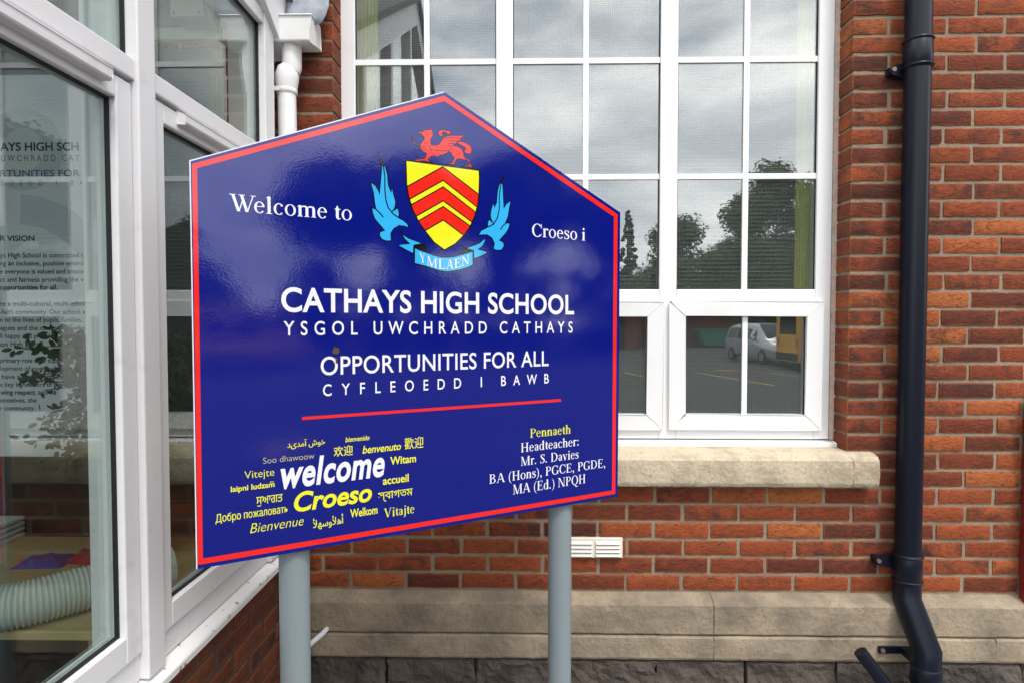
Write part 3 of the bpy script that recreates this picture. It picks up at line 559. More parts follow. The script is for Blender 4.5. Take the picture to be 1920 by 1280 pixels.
def ribbon(mb, pts, wd, closed, n):
    P = [Vector((p[0], p[1])) for p in pts]; N_ = len(P); Lf = []; Rt = []
    for k in range(N_):
        a = P[(k-1) % N_] if closed or k > 0 else None; b = P[(k+1) % N_] if closed or k < N_-1 else None
        d1 = (P[k]-a).normalized() if a is not None else None; d2 = (b-P[k]).normalized() if b is not None else None
        d1 = d1 or d2; d2 = d2 or d1
        n1 = Vector((-d1.y, d1.x)); n2 = Vector((-d2.y, d2.x)); m = n1+n2
        if m.length < .35: m = n1
        m.normalize(); c = min(1.8, 1/max(.45, m.dot(n1)))
        Lf.append(P[k]+m*wd*.5*c); Rt.append(P[k]-m*wd*.5*c)
    for k in range(N_ if closed else N_-1):
        j = (k+1) % N_
        mb.face([sp(*Rt[k], n), sp(*Rt[j], n), sp(*Lf[j], n), sp(*Lf[k], n)])
# board
TH = 3.0
pnl = MB(); i = len(S_OUT)
pnl.v = [sp(u, v, 0) for u, v in S_OUT]
pnl.f = [tuple(range(i))]; pnl.smooth = [False]
panel = pnl.build('panel', V['blue'], sign)
e = MB(); e.grid([[sp(u, v, -.02) for u, v in S_OUT], [sp(u, v, -TH) for u, v in S_OUT]], False, True); e.build('panel_edge', M['edge'], panel)
e = MB(); e.face([sp(u, v, -TH) for u, v in S_OUT][::-1]); e.build('panel_back', M['back'], panel)
for vz in (300, -480):
    q = MB(); a = [sp(60, vz-20, -TH-.3), sp(1190, vz-20, -TH-.3), sp(1190, vz+20, -TH-.3), sp(60, vz+20, -TH-.3)]; b = [sp(60, vz-20, -12), sp(1190, vz-20, -12), sp(1190, vz+20, -12), sp(60, vz+20, -12)]
    q.face(a); q.face(b[::-1]); q.grid([a, b], False, True); q.build('fixing_rail', M['post'], panel)
wm = MB()
ribbon(wm, [S_OUT[0], S_OUT[4], S_OUT[3]], 2.4, False, .12); wm.build('white_margin', V['white'], panel)
bd = MB(); n_ = len(S_BORDER_O)
bd.grid([[sp(u, v, .2) for u, v in S_BORDER_O], [sp(u, v, .2) for u, v in S_BORDER_I]], False, True); bd.build('red_border', V['red'], panel)
flat('red_rule', [S_RULE], V['red'], panel, .2)
# crest
flat('shield', [SHIELD], V['yellow'], panel, .2); flat('chevron', CHEVRONS, V['red'], panel, .3)
flat('dragon', [DRAGON, DRAGON_CURL, DRAGON_TAIL, DRAGON_ARM], V['red'], panel, .2, .05)
flat('wing', [WING_A], V['sky'], panel, .2); flat('wing', [WING_B], V['sky'], panel, .2)
flat('motto_ribbon', [RIBBON, RIBBON_TAIL_A, RIBBON_TAIL_B], V['sky'], panel, .2, .04)
for p in FOLDS: flat('ribbon_fold', [p], V['black'], panel, .36)
for p in (WING_A_TIP, WING_B_TIP): flat('wing_tip', [p], V['black'], panel, .36)
ol = MB()
ribbon(ol, SHIELD, 4.0, True, .45)
for p in CHEVRONS: ribbon(ol, p, 3.2, True, .42)
for p in (DRAGON, DRAGON_CURL, DRAGON_TAIL, DRAGON_ARM): ribbon(ol, p, 1.9, True, .5)
for p in DRAGON_LINES: ribbon(ol, p, 1.4, False, .52)
for p in (WING_A, WING_B, RIBBON_TAIL_A, RIBBON_TAIL_B): ribbon(ol, p, 3.3, True, .4)
ribbon(ol, RIBBON, 4.0, True, .48)
for p in WING_A_LINES+WING_B_LINES: ribbon(ol, p, 3.2, False, .44)
ol.build('crest_outline', V['black'], panel)
flat('dirt_mark', STAIN, M['dirt'], panel, .9)

# ---- lettering: built-in sans font turned into meshes
def text_poly(body, bold=0.0, shear=0.0, space=1.0):
    c = bpy.data.curves.new('lettering', 'FONT'); c.body = body; c.size = 1; c.offset = bold; c.shear = shear; c.space_character = space; c.resolution_u = 5
    o = bpy.data.objects.new('lettering', c); COL.objects.link(o)
    me = o.evaluated_get(bpy.context.evaluated_depsgraph_get()).to_mesh()
    vs = [(v.co.x, v.co.y) for v in me.vertices]; fs = [tuple(p.vertices) for p in me.polygons]
    o.evaluated_get(bpy.context.evaluated_depsgraph_get()).to_mesh_clear()
    bpy.data.objects.remove(o); bpy.data.curves.remove(c)
    return vs, fs
CAPREF = .682
def spacing_for(body, wanted, bold, shear):
    def wd(s):
        vs, _ = text_poly(body, bold, shear, s); return max(v[0] for v in vs)-min(v[0] for v in vs)
    w1, w2 = wd(1), wd(1.5)
    return 1 + .5*(wanted-w1)/(w2-w1)
def lettering(body, box, m, parent, bold=0, shear=0, cond=None, cap=True, place=None, n=.3, label=None, name='lettering', strikes=(0,)):
    """box = u0, u1, baseline, cap height (cap) or u0, u1, v0, v1 (fit)"""
    place = place or (lambda x, y: sp(x, y, n)); sc = 1.0
    if cond: sc = spacing_for(body, (box[1]-box[0])/(box[3]/CAPREF*cond), bold, shear)
    vs, fs = text_poly(body, bold, shear, sc)
    x0, x1 = min(v[0] for v in vs), max(v[0] for v in vs)
    if cap: f = lambda y: box[2] + y*box[3]/CAPREF
    else:
        y0, y1 = min(v[1] for v in vs), max(v[1] for v in vs); f = lambda y: box[2]+(y-y0)/(y1-y0)*(box[3]-box[2])
    mb = MB(); place0 = place
    for q_, dx in enumerate(strikes):                 # a second strike beside the first makes the letters bolder
        i = len(mb.v); pl_ = place0 if q_ == 0 else (lambda x, y: sp(x, y, n+.03*q_))
        mb.v += [pl_(box[0]+(x+dx-x0)/(x1+strikes[-1]-x0)*(box[1]-box[0]), f(y)) for x, y in vs]; mb.f += [tuple(i+j for j in t) for t in fs]; mb.smooth += [False]*len(fs)
    o = mb.build(name, m, parent)
    if label: o['label'] = label
    return o

# ---- serif letters drawn as stems, bowls and serifs (cap height .66, x-height .45)
def serif_glyphs():
    G = {}
    def R_(x0, y0, x1, y1): return [(x0, y0), (x1, y0), (x1, y1), (x0, y1)]
    def SB(xc, w=.19, y=0, h=.026): return R_(xc-w/2, y, xc+w/2, y+h)
    def ST(xc, y=.66, w=.19, h=.026): return R_(xc-w/2, y-h, xc+w/2, y)
    def bowl(cx, cy, rx, ry, tk, tn, a0=0, a1=360, k=28):
        o = []; i_ = []
        for j in range(k+1):
            a = R(a0+(a1-a0)*j/k); o.append((cx+rx*math.cos(a), cy+ry*math.sin(a))); i_.append((cx+(rx-tk)*math.cos(a), cy+(ry-tn)*math.sin(a)))
        return [[o[j], o[j+1], i_[j+1], i_[j]] for j in range(k)]
    def pen(pts):
        # pts: (x, y, width) control points, Catmull-Rom
        out = []; P = [Vector(p) for p in pts]; P = [P[0]*2-P[1]] + P + [P[-1]*2-P[-2]]; path = []
        for k in range(1, len(P)-2):
            for j in range(7):
                t = j/7; a, b, c, d = P[k-1:k+3]
                path.append(.5*((2*b)+(c-a)*t+(2*a-5*b+4*c-d)*t*t+(3*b-a-3*c+d)*t**3))
        path.append(P[-2]); Lr = []
        for k, p in enumerate(path):
            d = path[min(k+1, len(path)-1)]-path[max(k-1, 0)]; nn = Vector((-d.y, d.x)).normalized(); w_ = max(.012, p.z)/2
            Lr.append(((p.x+nn.x*w_, p.y+nn.y*w_), (p.x-nn.x*w_, p.y-nn.y*w_)))
        for k in range(len(Lr)-1): out.append([Lr[k][1], Lr[k+1][1], Lr[k+1][0], Lr[k][0]])
        return out
    def dot(x, y, r=.055): return [[(x+r*math.cos(R(30*j)), y+r*math.sin(R(30*j))) for j in range(12)]]
    S, T_ = .112, .040
    st = lambda x, y0=0, y1=.66, s=S: [R_(x-s/2, y0, x+s/2, y1)]
    dg = lambda x0, y0, x1, y1, w_: [[(x0-w_/2, y0), (x0+w_/2, y0), (x1+w_/2, y1), (x1-w_/2, y1)]]
    arch = lambda x0, x1: pen([(x0, .33, .02), (x0+.06, .405, .05), (x0+.125, .43, .055), (x1-.02, .39, .085), (x1, .30, S)]) + st(x1, 0, .31)
    G['W'] = (dg(.12, .66, .33, 0, .11)+dg(.34, 0, .49, .5, .04)+dg(.43, .66, .63, 0, .11)+dg(.64, 0, .86, .66, .042)+[ST(.115, w=.23), ST(.44, w=.23), ST(.86, w=.18)], .86)
    G['C'] = (bowl(.35, .33, .31, .345, .11, .035, 42, 318)+pen([(.565, .60, .03), (.585, .52, .04), (.59, .44, .02)])+[R_(.565, .45, .595, .67)]+pen([(.56, .12, .03), (.60, .17, .02)]), .64)
    G['Y'] = (dg(.11, .66, .36, .28, .11)+dg(.36, .28, .59, .66, .042)+st(.36, 0, .31)+[ST(.11, w=.23), ST(.59, w=.19), SB(.36, .24)], .70)
    G['M'] = (st(.13, s=.042)+st(.73)+dg(.16, .66, .42, 0, .11)+dg(.43, 0, .70, .66, .042)+[SB(.13, .19), SB(.73, .23), ST(.13, w=.19), ST(.74, w=.22)], .87)
    G['L'] = (st(.17)+[SB(.17, .24), ST(.17, w=.24), R_(.17, 0, .56, .034), [(.53, 0), (.56, 0), (.59, .18), (.565, .18)]], .61)
    G['A'] = (dg(.10, 0, .34, .66, .042)+dg(.60, 0, .355, .66, .112)+[R_(.2, .205, .5, .243), SB(.10, .19), SB(.60, .23)], .71)
    G['E'] = (st(.16)+[SB(.16, .22), ST(.16, w=.22), R_(.16, 0, .53, .034), R_(.16, .626, .50, .66), R_(.16, .325, .40, .36), R_(.385, .26, .415, .42), [(.485, .66), (.515, .66), (.52, .5), (.498, .5)], [(.52, 0), (.55, 0), (.575, .17), (.55, .17)]], .61)
    G['F'] = G['E']
    G['N'] = (st(.13, s=.042)+st(.61, s=.042)+dg(.15, .66, .575, 0, .112)+[SB(.13, .19), ST(.10, w=.17), ST(.61, w=.19)], .73)
    G['P'] = (st(.16)+[SB(.16, .24), ST(.16, w=.22)]+bowl(.26, .485, .27, .175, .1, .033, -90, 90)+[R_(.16, .31, .27, .343), R_(.16, .627, .27, .66)], .56)
    G['B'] = (st(.16)+[SB(.16, .22), ST(.16, w=.22)]+bowl(.27, .505, .23, .155, .095, .033, -90, 90)+bowl(.28, .185, .28, .185, .1, .033, -90, 90)+[R_(.16, .337, .29, .37), R_(.16, .627, .28, .66), R_(.16, 0, .29, .033)], .63)
    G['D'] = (st(.16)+[SB(.16, .22), ST(.16, w=.22)]+bowl(.3, .33, .36, .33, .108, .035, -90, 90)+[R_(.16, 0, .31, .035), R_(.16, .625, .31, .66)], .71)
    G['H'] = (st(.16)+st(.57)+[SB(.16, .23), ST(.16, w=.23), SB(.57, .23), ST(.57, w=.23), R_(.16, .32, .57, .355)], .73)
    G['S'] = (pen([(.40, .50, .02), (.36, .60, .035), (.26, .643, .04), (.14, .59, .08), (.13, .49, .1), (.25, .36, .115), (.38, .26, .11), (.40, .14, .09), (.30, .035, .045), (.18, .02, .036), (.09, .08, .03), (.06, .17, .02)])+[R_(.395, .48, .42, .67), R_(.055, -.01, .08, .18)], .49)
    G['G'] = (bowl(.35, .33, .31, .345, .11, .035, 42, 330)+[R_(.565, .45, .595, .67), R_(.53, .04, .63, .28), R_(.47, .255, .69, .28)], .71)
    G['Q'] = (bowl(.36, .33, .32, .345, .11, .035)+pen([(.33, 0, .05), (.43, -.09, .07), (.56, -.15, .05), (.68, -.14, .02)]), .72)
    G['V'] = (dg(.12, .66, .36, 0, .112)+dg(.37, 0, .6, .66, .042)+[ST(.12, w=.23), ST(.6, w=.19)], .71)
    G['e'] = (bowl(.225, .225, .195, .235, .088, .032, 8, 322)+[R_(.06, .245, .40, .276)], .44)
    G['o'] = (bowl(.245, .225, .215, .235, .09, .03), .49)
    G['c'] = (bowl(.225, .225, .195, .235, .088, .032, 48, 318)+dot(.34, .37, .042), .42)
    G['l'] = (st(.14, 0, .69)+[SB(.14, .22), [(.03, .63), (.14, .69), (.14, .65), (.03, .61)]], .28)
    G['i'] = (st(.14, 0, .46)+[SB(.14, .22), [(.03, .40), (.14, .46), (.14, .42), (.03, .38)]]+dot(.14, .615, .057), .28)
    G['m'] = (st(.13, 0, .46)+arch(.15, .40)+arch(.42, .67)+[SB(.13, .2), SB(.40, .2), SB(.67, .2), [(.03, .40), (.13, .46), (.13, .42), (.03, .38)]], .79)
    G['n'] = (st(.13, 0, .46)+arch(.15, .39)+[SB(.13, .21), SB(.39, .21), [(.03, .40), (.13, .46), (.13, .42), (.03, .38)]], .52)
    G['h'] = (st(.13, 0, .69)+arch(.15, .39)+[SB(.13, .21), SB(.39, .21), [(.03, .63), (.13, .69), (.13, .65), (.03, .61)]], .52)
    G['r'] = (st(.13, 0, .46)+pen([(.15, .34, .02), (.22, .42, .05), (.30, .43, .07)])+dot(.31, .405, .048)+[SB(.13, .22), [(.03, .40), (.13, .46), (.13, .42), (.03, .38)]], .36)
    G['t'] = (pen([(.15, .58, .02), (.15, .45, S), (.15, .25, S), (.155, .1, S), (.21, .025, .05), (.29, .06, .02)])+[R_(.04, .415, .28, .45)], .30)
    G['s'] = (pen([(.30, .35, .02), (.25, .42, .03), (.18, .44, .035), (.09, .40, .06), (.10, .31, .08), (.20, .24, .09), (.30, .17, .085), (.30, .08, .07), (.21, .012, .035), (.12, .015, .03), (.06, .1, .02)])+[R_(.30, .31, .325, .46), R_(.05, -.005, .075, .13)], .38)
    G['a'] = (pen([(.08, .35, .06), (.13, .425, .05), (.21, .44, .04), (.29, .39, .08), (.305, .30, S), (.305, .12, S), (.32, .04, .06), (.40, .04, .02)])+bowl(.19, .135, .135, .145, .085, .03, 60, 330), .43)
    G['d'] = (bowl(.225, .225, .195, .235, .09, .032, 35, 330)+st(.37, 0, .69)+[[(.26, .63), (.37, .69), (.37, .65), (.26, .61)], R_(.37, 0, .48, .028)], .51)
    G['v'] = (dg(.10, .45, .25, 0, .1)+dg(.25, 0, .39, .45, .036)+[ST(.10, .45, .2), ST(.39, .45, .15)], .48)
    G['w'] = (dg(.10, .45, .24, 0, .09)+dg(.24, 0, .36, .42, .034)+dg(.34, .45, .48, 0, .09)+dg(.48, 0, .61, .45, .034)+[ST(.1, .45, .2), ST(.34, .45, .18), ST(.61, .45, .15)], .70)
    G['j'] = (st(.16, -.05, .46)+pen([(.16, -.04, S), (.14, -.13, .06), (.07, -.18, .03), (.0, -.15, .02)])+dot(.16, .615, .057)+[[(.05, .40), (.16, .46), (.16, .42), (.05, .38)]], .28)
    G['.'] = (dot(.11, .05, .058), .25); G[','] = (dot(.11, .05, .058)+pen([(.15, .04, .05), (.14, -.06, .04), (.07, -.13, .02)]), .25)
    G[':'] = (dot(.13, .05, .058)+dot(.13, .39, .058), .28)
    G['('] = (pen([(.30, .68, .02), (.16, .52, .05), (.11, .25, .07), (.16, -.01, .05), (.30, -.18, .02)]), .33)
    G[')'] = (pen([(.03, .68, .02), (.17, .52, .05), (.22, .25, .07), (.17, -.01, .05), (.03, -.18, .02)]), .33)
    G[' '] = ([], .25)
    return G
GLY = serif_glyphs()
def serif(body, box, m, parent, place=None, label=None, thin=1.0, n=.3):
    place = place or (lambda x, y, k: sp(x, y, n+k*.012)); x = 0.0; pol = []
    for ch in body:
        g, adv = GLY[ch]
        pol += [([(p[0]+x, p[1]) for p in pl], k) for k, pl in enumerate(g)]; x += adv
    xs = [p[0] for pl, _ in pol for p in pl]; x0, x1 = min(xs), max(xs)
    mb = MB()
    for pl, k in pol:
        a = sum(pl[j][0]*pl[(j+1) % len(pl)][1]-pl[(j+1) % len(pl)][0]*pl[j][1] for j in range(len(pl)))
        if a < 0: pl = pl[::-1]
        mb.face([place(box[0]+(px-x0)/(x1-x0)*(box[1]-box[0]), box[2]+py*box[3]/.66, k % 30) for px, py in pl])
    o = mb.build('lettering', m, parent)
    if label: o['label'] = label
    return o
STY = {'title': (.020, 0, .88), 'title2': (.008, 0, .86), 'spaced': (.008, 0, .80), 'bi': (.016, .22, None), 'b': (.021, 0, None), 'cyr': (0, 0, None), 'welcome': (.028, .2, .68), 'croeso': (.026, .2, None), 'thin': (-.008, 0, None), 'li': (-.010, .25, None), 'slab': (-.010, 0, None)}
for (st_, body, u0, u1, vb, chh) in TEXTS:
    box = (u0, u1, vb, chh)
    if st_.startswith('serif'):
        serif(body, box, V['yellow'] if 'y' in st_[5:] else V['white'], panel)
    else:
        if 'Д' in body: st_ = 'cyr'
        if '\u0303' in body: body = body.replace('\u0303', ''); lettering('~', (u1-10.5, u1-1.5, vb+11.2, vb+13.4), V['yellow'], panel, .01, cap=False)
        b_, s_, c_ = STY[st_]
        col = V['white'] if st_ in ('title', 'title2', 'spaced', 'welcome') else V['pale'] if st_ == 'slab' else V['yellow']
        lettering(body, box, col, panel, b_, s_, c_, strikes=(0, .025) if st_ == 'cyr' else (0,))
SCRIPTS = {'fa': '\u062f\ufeef\ufeaa\ufee3\u0622 \ufeb5\ufeee\ufea7', 'cn1': '欢迎', 'cn2': '歡迎', 'pa': 'ਸੁਆਗਤ', 'bn': 'স্বাগতম', 'ar': '\ufef8\ufeec\ufeb3\u0648\ufef8\ufeeb\u0623'}
for (key, u0, u1, v0, v1) in BOXTEXTS: lettering(SCRIPTS[key], (u0, u1, v0, v1), V['yellow'], panel, 0, cap=False, strikes=(0, .022) if key in ('cn1', 'fa', 'ar') else (0, .012))
# motto letters follow the curve of the ribbon
for (ch, a, b, c) in YML:
    a, b, c = Vector(a), Vector(b), Vector(c)
    g, adv = GLY[ch]; xs = [p[0] for pl in g for p in pl]; x0, x1 = min(xs), max(xs); mb = MB()
    for k, pl in enumerate(g):
        ar = sum(pl[j][0]*pl[(j+1) % len(pl)][1]-pl[(j+1) % len(pl)][0]*pl[j][1] for j in range(len(pl)))
        if ar < 0: pl = pl[::-1]
        pts = [a + (b-a)*((p[0]-x0)/(x1-x0)) + (c-a)*(p[1]/.66) for p in pl]
        mb.face([sp(p.x, p.y, .36+k*.012) for p in pts])
    mb.build('motto_letter', V['white'], panel)
# posts
for u in (223.9, 1046.5):
    p = LA + TU*(u/1000) - NU*.052; q = MB()
    q.tube([(p.x, p.y, 0), (p.x, p.y, H+.25)], .038, 40); q.build('post', M['post'], sign)
# ---------------------------------------------------------------- black rainwater pipe on the right
BX, BY = 1.519, 2.362
pipe = thing('black_drainpipe', 'black plastic drainpipe with a bend over the stone plinth', 'drainpipe', (BX, BY, 0))
q = MB(); q.tube([(BX, BY, Z(3.2)), (BX, BY, Z(-.93))], .0462, 36); q.build('pipe', M['black_pipe'], pipe)
def ring(q, c, r, z0, z1, lip=.004):
    q.tube([(c[0], c[1], Z(z0)), (c[0], c[1], Z(z0+lip)), (c[0], c[1], Z(z1-lip)), (c[0], c[1], Z(z1))], [r-.003, r, r, r-.003], 36)
def collar(zt, zb):
    q = MB(); ring(q, (BX, BY), .0505, zb, zt); ring(q, (BX, BY), .0545, zt-.012, zt-.002); ring(q, (BX, BY), .0545, zb+.004, zb+.014)
    c = q.build('collar', M['black_pipe'], pipe); return c
def ear(zc, x0, bolt=True):
    q = MB(); q.prism([(BX-.03, zc+.024), (x0+.012, zc+.017), (x0, zc+.008), (x0, zc-.008), (x0+.012, zc-.017), (BX-.03, zc-.034)], lambda p: (p[0], BY+.022, Z(p[1])), lambda p: (p[0], BY+.034, Z(p[1])))
    e = q.build('bracket', M['black_pipe'], pipe, bevel=.002)
    q = MB(); q.tube([(x0+.013, BY+.0225, Z(zc)), (x0+.013, BY+.014, Z(zc))], .0085, 12); q.build('bolt', M['steel'], e)
    q = MB(); q.box(x0+.005, BX+.02, BY+.034, D+.004, Z(zc-.014), Z(zc+.014)); q.build('spacer', M['black_pipe'], e)
collar(1.09, .975); ear(.985, 1.428); collar(-.905, -1.02); ear(-.945, 1.405)
q = MB(); q.tube([(BX, BY, Z(-.99)), (BX, BY, Z(-1.085)), (BX+.004, 2.248, Z(-1.235)), (BX+.004, 2.248, Z(-1.34))], .0478, 36); q.build('bend', M['black_pipe'], pipe)
q = MB(); q.tube([(BX+.004, 2.248, Z(-1.30)), (BX+.004, 2.248, 0.02)], .0475, 36); ring(q, (BX+.004, 2.248), .052, -1.36, -1.29); ring(q, (BX+.004, 2.248), .0545, -1.36, -1.350); q.build('foot_pipe', M['black_pipe'], pipe)
q = MB(); q.box(1.405, BX-.03, 2.346, 2.356, Z(-1.302), Z(-1.274)); e = q.build('bracket', M['black_pipe'], pipe, bevel=.002)
q = MB(); q.tube([(1.418, 2.3465, Z(-1.288)), (1.418, 2.339, Z(-1.288))], .0085, 12); q.build('bolt', M['steel'], e)
q = MB(); q.box(BX-.03, BX+.03, 2.26, 2.358, Z(-1.30), Z(-1.276)); q.build('spacer', M['black_pipe'], e)
# short black waste pipe leaning out of the base
q = MB(); q.tube([(1.288, 2.27, Z(-1.252)), (1.42, 2.235, Z(-1.43))], .0245, 24); q.tube([(1.408, 2.238, Z(-1.414)), (1.435, 2.231, Z(-1.45)), (1.56, 2.20, 0.05)], [.031, .031, .029], 24)
wp = q.build('waste_pipe', M['black_pipe'], None, loc=(1.4, 2.23, 0)); tag(wp, 'short black waste pipe slanting down by the foot of the black drainpipe', 'pipe')
# red post at the right edge
q = MB(); q.box(1.995, 2.05, D-.052, D-.008, Z(-1.13), Z(-.30)); q.box(1.999, 2.046, D-.050, D-.010, Z(-.30), Z(-.292)); rp = q.build('red_post', M['red_post'], None, loc=(2.02, D-.03, Z(-1.13)), bevel=.004)
tag(rp, 'dark red painted metal post standing on the plinth at the right edge', 'post')

# ---------------------------------------------------------------- white downpipe with hopper at the porch corner
wd_ = thing('white_downpipe', 'white plastic downpipe with square hopper between porch and brick wall', 'drainpipe', (-.92, 2.35, 0))
q = MB(); hy0, hy1 = 2.296, 2.408
q.prism([(hy0, 1.076), (hy1, 1.088), (hy1, 1.178), (hy0, 1.172)], lambda p: (-.962, p[0], Z(p[1])), lambda p: (-.812, p[0], Z(p[1])))
hp = q.build('hopper', M['pvc_pipe'], wd_, bevel=.006)
q = MB(); q.tube([(-.905, 2.352, Z(1.085)), (-.905, 2.352, Z(.998)), (-.909, 2.350, Z(.982))], [.0375, .0365, .035], 32); q.build('outlet', M['pvc_pipe'], wd_)
q = MB(); q.tube([(-.910, 2.350, Z(.994)), (-.917, 2.347, Z(.981)), (-.922, 2.345, Z(.960)), (-.924, 2.345, Z(.934)), (-.924, 2.345, Z(.910))], [.0335, .0420, .0450, .0430, .0390], 32); q.build('elbow', M['pvc_pipe'], wd_)
q = MB(); q.tube([(-.924, 2.345, Z(.92)), (-.907, 2.347, Z(-.55)), (-.884, 2.318, Z(-1.05)), (-.880, 2.315, 0.08)], .0345, 32); q.build('pipe', M['pvc_pipe'], wd_)
q = MB(); ring(q, (-.924, 2.345), .0400, .892, .913, .003); q.box(-1.004, -.93, 2.308, 2.318, Z(.895), Z(.911))
br = q.build('bracket', M['pvc_pipe'], wd_)
q = MB(); q.tube([(-.792, D-.05, Z(-1.232)), (-.80, D-.085, Z(-1.236)), (-.850, 2.31, Z(-1.274))], .0095, 16); tag(q.build('overflow_pipe', M['upvc_old'], None, loc=(-.8, 2.33, Z(-1.25))), 'thin white overflow pipe poking from the plinth behind the left post', 'pipe')
# lead flashing over the valley
q = MB(); rws = []
for i in range(15):
    a = i/14; x = -.925 + a*.170
    zb = 1.158 if a < .7 else 1.158 + .07*((a-.7)/.3)**2.6
    rws.append([(x, D-.075+.045*t+.002*math.sin(a*5+t*3), Z(zb+(1.46-zb)*t)) for t in (0, .25, .5, .75, 1)])
q.grid(rws); lf = q.build('lead_flashing', M['lead'], porch)
so_ = lf.modifiers.new('thickness', 'SOLIDIFY'); so_.thickness = .004

# ---------------------------------------------------------------- inside the porch
vb = thing('vision_board', 'pale grey information board with dark lettering behind the porch glass', 'notice board', (-2.1, D-.03, Z(-.55)))
BYP = D-.022
bx('board', M['banner'], vb, -2.75, -1.60, BYP, BYP+.008, Z(-.545), Z(.998), bevel=.002)
def bpx(x, y):                                     # board millimetres -> world
    return (x/1000, BYP-.0006, H+y/1000)
BOARD_TEXT=[('b', 'AYS HIGH SCH', -2114.8, -1792.2, 695.3, 32.1, 'ink'), ('s', 'UWCHRADD CAT', -2110.9, -1790.1, 653.8, 24.0, 'ink_grey'), ('m', 'RTUNITIES FOR', -2117.5, -1789.3, 592.3, 25.0, 'ink_blue'), ('s', 'EOEDD I BA', -2113.4, -1777.0, 556.0, 19.3, 'ink_grey'), ('b', 'R VISION', -2124.4, -1982.1, 333.4, 20.4, 'ink'), ('m', 'ys High School is committed t', -2126.2, -1782.3, 265.8, 19.0, 'ink'), ('m', 'ng an inclusive, positive enviro', -2127.0, -1781.9, 233.2, 19.0, 'ink'), ('m', 'e everyone is valued and treate', -2127.9, -1783.7, 200.4, 19.0, 'ink'), ('m', 'ct and fairness providing the v', -2128.8, -1783.3, 167.7, 19.0, 'ink'), ('b', 'opportunities for all.', -2129.6, -1891.7, 136.1, 19.0, 'ink'), ('m', 're a multi-cultural, multi-ethni', -2131.3, -1781.1, 69.9, 19.0, 'ink'), ('m', '-faith community. Our school a', -2132.2, -1779.6, 36.9, 19.0, 'ink'), ('m', 'e to the lives of pupils, families,', -2133.1, -1792.4, 4.8, 19.0, 'ink'), ('m', 'agues and the community who', -2133.9, -1781.0, -28.3, 19.0, 'ink'), ('m', 'll happy and proud to be part o', -2134.8, -1781.8, -60.5, 19.0, 'ink'), ('m', 'ays High School.', -2135.7, -1950.7, -93.6, 19.0, 'ink'), ('m', 'primary role is to supp', -2137.4, -1889.8, -159.7, 19.0, 'ink'), ('m', 'lopment of our stude', -2138.3, -1892.7, -191.8, 19.0, 'ink'), ('m', 'have a strong grounding', -2132.5, -1831.7, -225.8, 19.0, 'ink'), ('m', 'e key behaviours of', -2140.0, -1923.0, -257.4, 19.0, 'ink'), ('b', 'being pre', -1916.4, -1792.7, -256.9, 19.0, 'ink'), ('b', 'wing respect', -2140.8, -1994.6, -289.5, 19.0, 'ink'), ('m', 'and', -1983.5, -1943.7, -289.2, 19.0, 'ink'), ('m', 'emselves, the', -2141.7, -1988.7, -322.0, 19.0, 'ink'), ('m', 'r community.', -2142.6, -1996.2, -354.6, 19.0, 'ink')]
for (st_, body, x0, x1, zb, hh, mk) in BOARD_TEXT:
    lettering(body, (x0, x1, zb, hh), M[mk], vb, {'b': .026, 'm': .012, 's': .006}[st_], 0, .8 if st_ == 's' else None, place=bpx, name='board_lettering')

q = MB()
def arc_band(cx, cy, r0, r1, a0, a1):
    q.grid([[(cx+r*math.cos(R(a0+(a1-a0)*j/30)), BYP-.0003, Z(cy+r*math.sin(R(a0+(a1-a0)*j/30)))) for j in range(31)] for r in (r1, r0)], False)
arc_band(-2.02, .70, .085, .165, -120, 150); arc_band(-2.05, .10, .30, .42, 10, 88)
q.build('printed_swirl', M['banner2'], vb)
# bench with hose and packets
tb = thing('plywood_bench', 'pale plywood bench top behind the porch glass below the board', 'bench', (-1.85, 1.95, .05))
bx('bench_top', M['wood'], tb, -2.7, -1.125, 1.60, 2.33, Z(-.875), Z(-.85), bevel=.003)
for x in (-2.6, -1.2):
    for y in (1.66, 2.28): bx('leg', M['wood'], tb, x-.025, x+.025, y-.025, y+.025, .05, Z(-.8755))
q = MB(); pts = [(-2.3, 1.62), (-1.9, 1.57), (-1.60, 1.555), (-1.42, 1.60), (-1.288, 1.745), (-1.14, 1.90)]
path = []
for k in range(len(pts)-1):
    for j in range(66): t = j/66; path.append((pts[k][0]+(pts[k+1][0]-pts[k][0])*t, pts[k][1]+(pts[k+1][1]-pts[k][1])*t, Z(-.786)))
sm = [path[0]]
for k in range(1, len(path)-1): 
    lo, hi = max(0, k-28), min(len(path), k+29); sm.append(tuple(sum(p[c] for p in path[lo:hi])/(hi-lo) for c in range(3)))
sm.append(path[-1])
q.tube(sm, [.0605 + .003*(1 if k % 4 < 2 else -1) for k in range(len(sm))], 28)
tag(q.build('corrugated_hose', M['hose'], None, loc=(-1.7, 1.68, Z(-.85))), 'fat grey white corrugated hose lying along the plywood bench', 'hose')
def packet(name, m, x, y, sx, sy, h, a, label):
    q = MB(); c, s = math.cos(a), math.sin(a); rws = []
    for i in range(9):
        r = []
        for j in range(9):
            u, v = i/4-1, j/4-1; hh = h*max(0, (1-u**4)*(1-v**4))*(.7+.3*math.sin(i*2+j)); r.append((x+(u*sx*c-v*sy*s), y+(u*sx*s+v*sy*c), Z(-.849)+hh+.001))
        rws.append(r)
    q.grid(rws); q.face([rws[0][0], rws[0][-1], rws[-1][-1], rws[-1][0]]); tag(q.build(name, m, None, loc=(x, y, Z(-.849))), label, 'packet')
packet('plastic_packet', M['blue_pack'], -1.70, 2.07, .085, .06, .026, .1, 'blue plastic packet lying on the plywood bench')
packet('plastic_packet', M['red_pack'], -1.56, 2.10, .06, .05, .04, -.2, 'small red plastic packet on the bench right of the blue one')
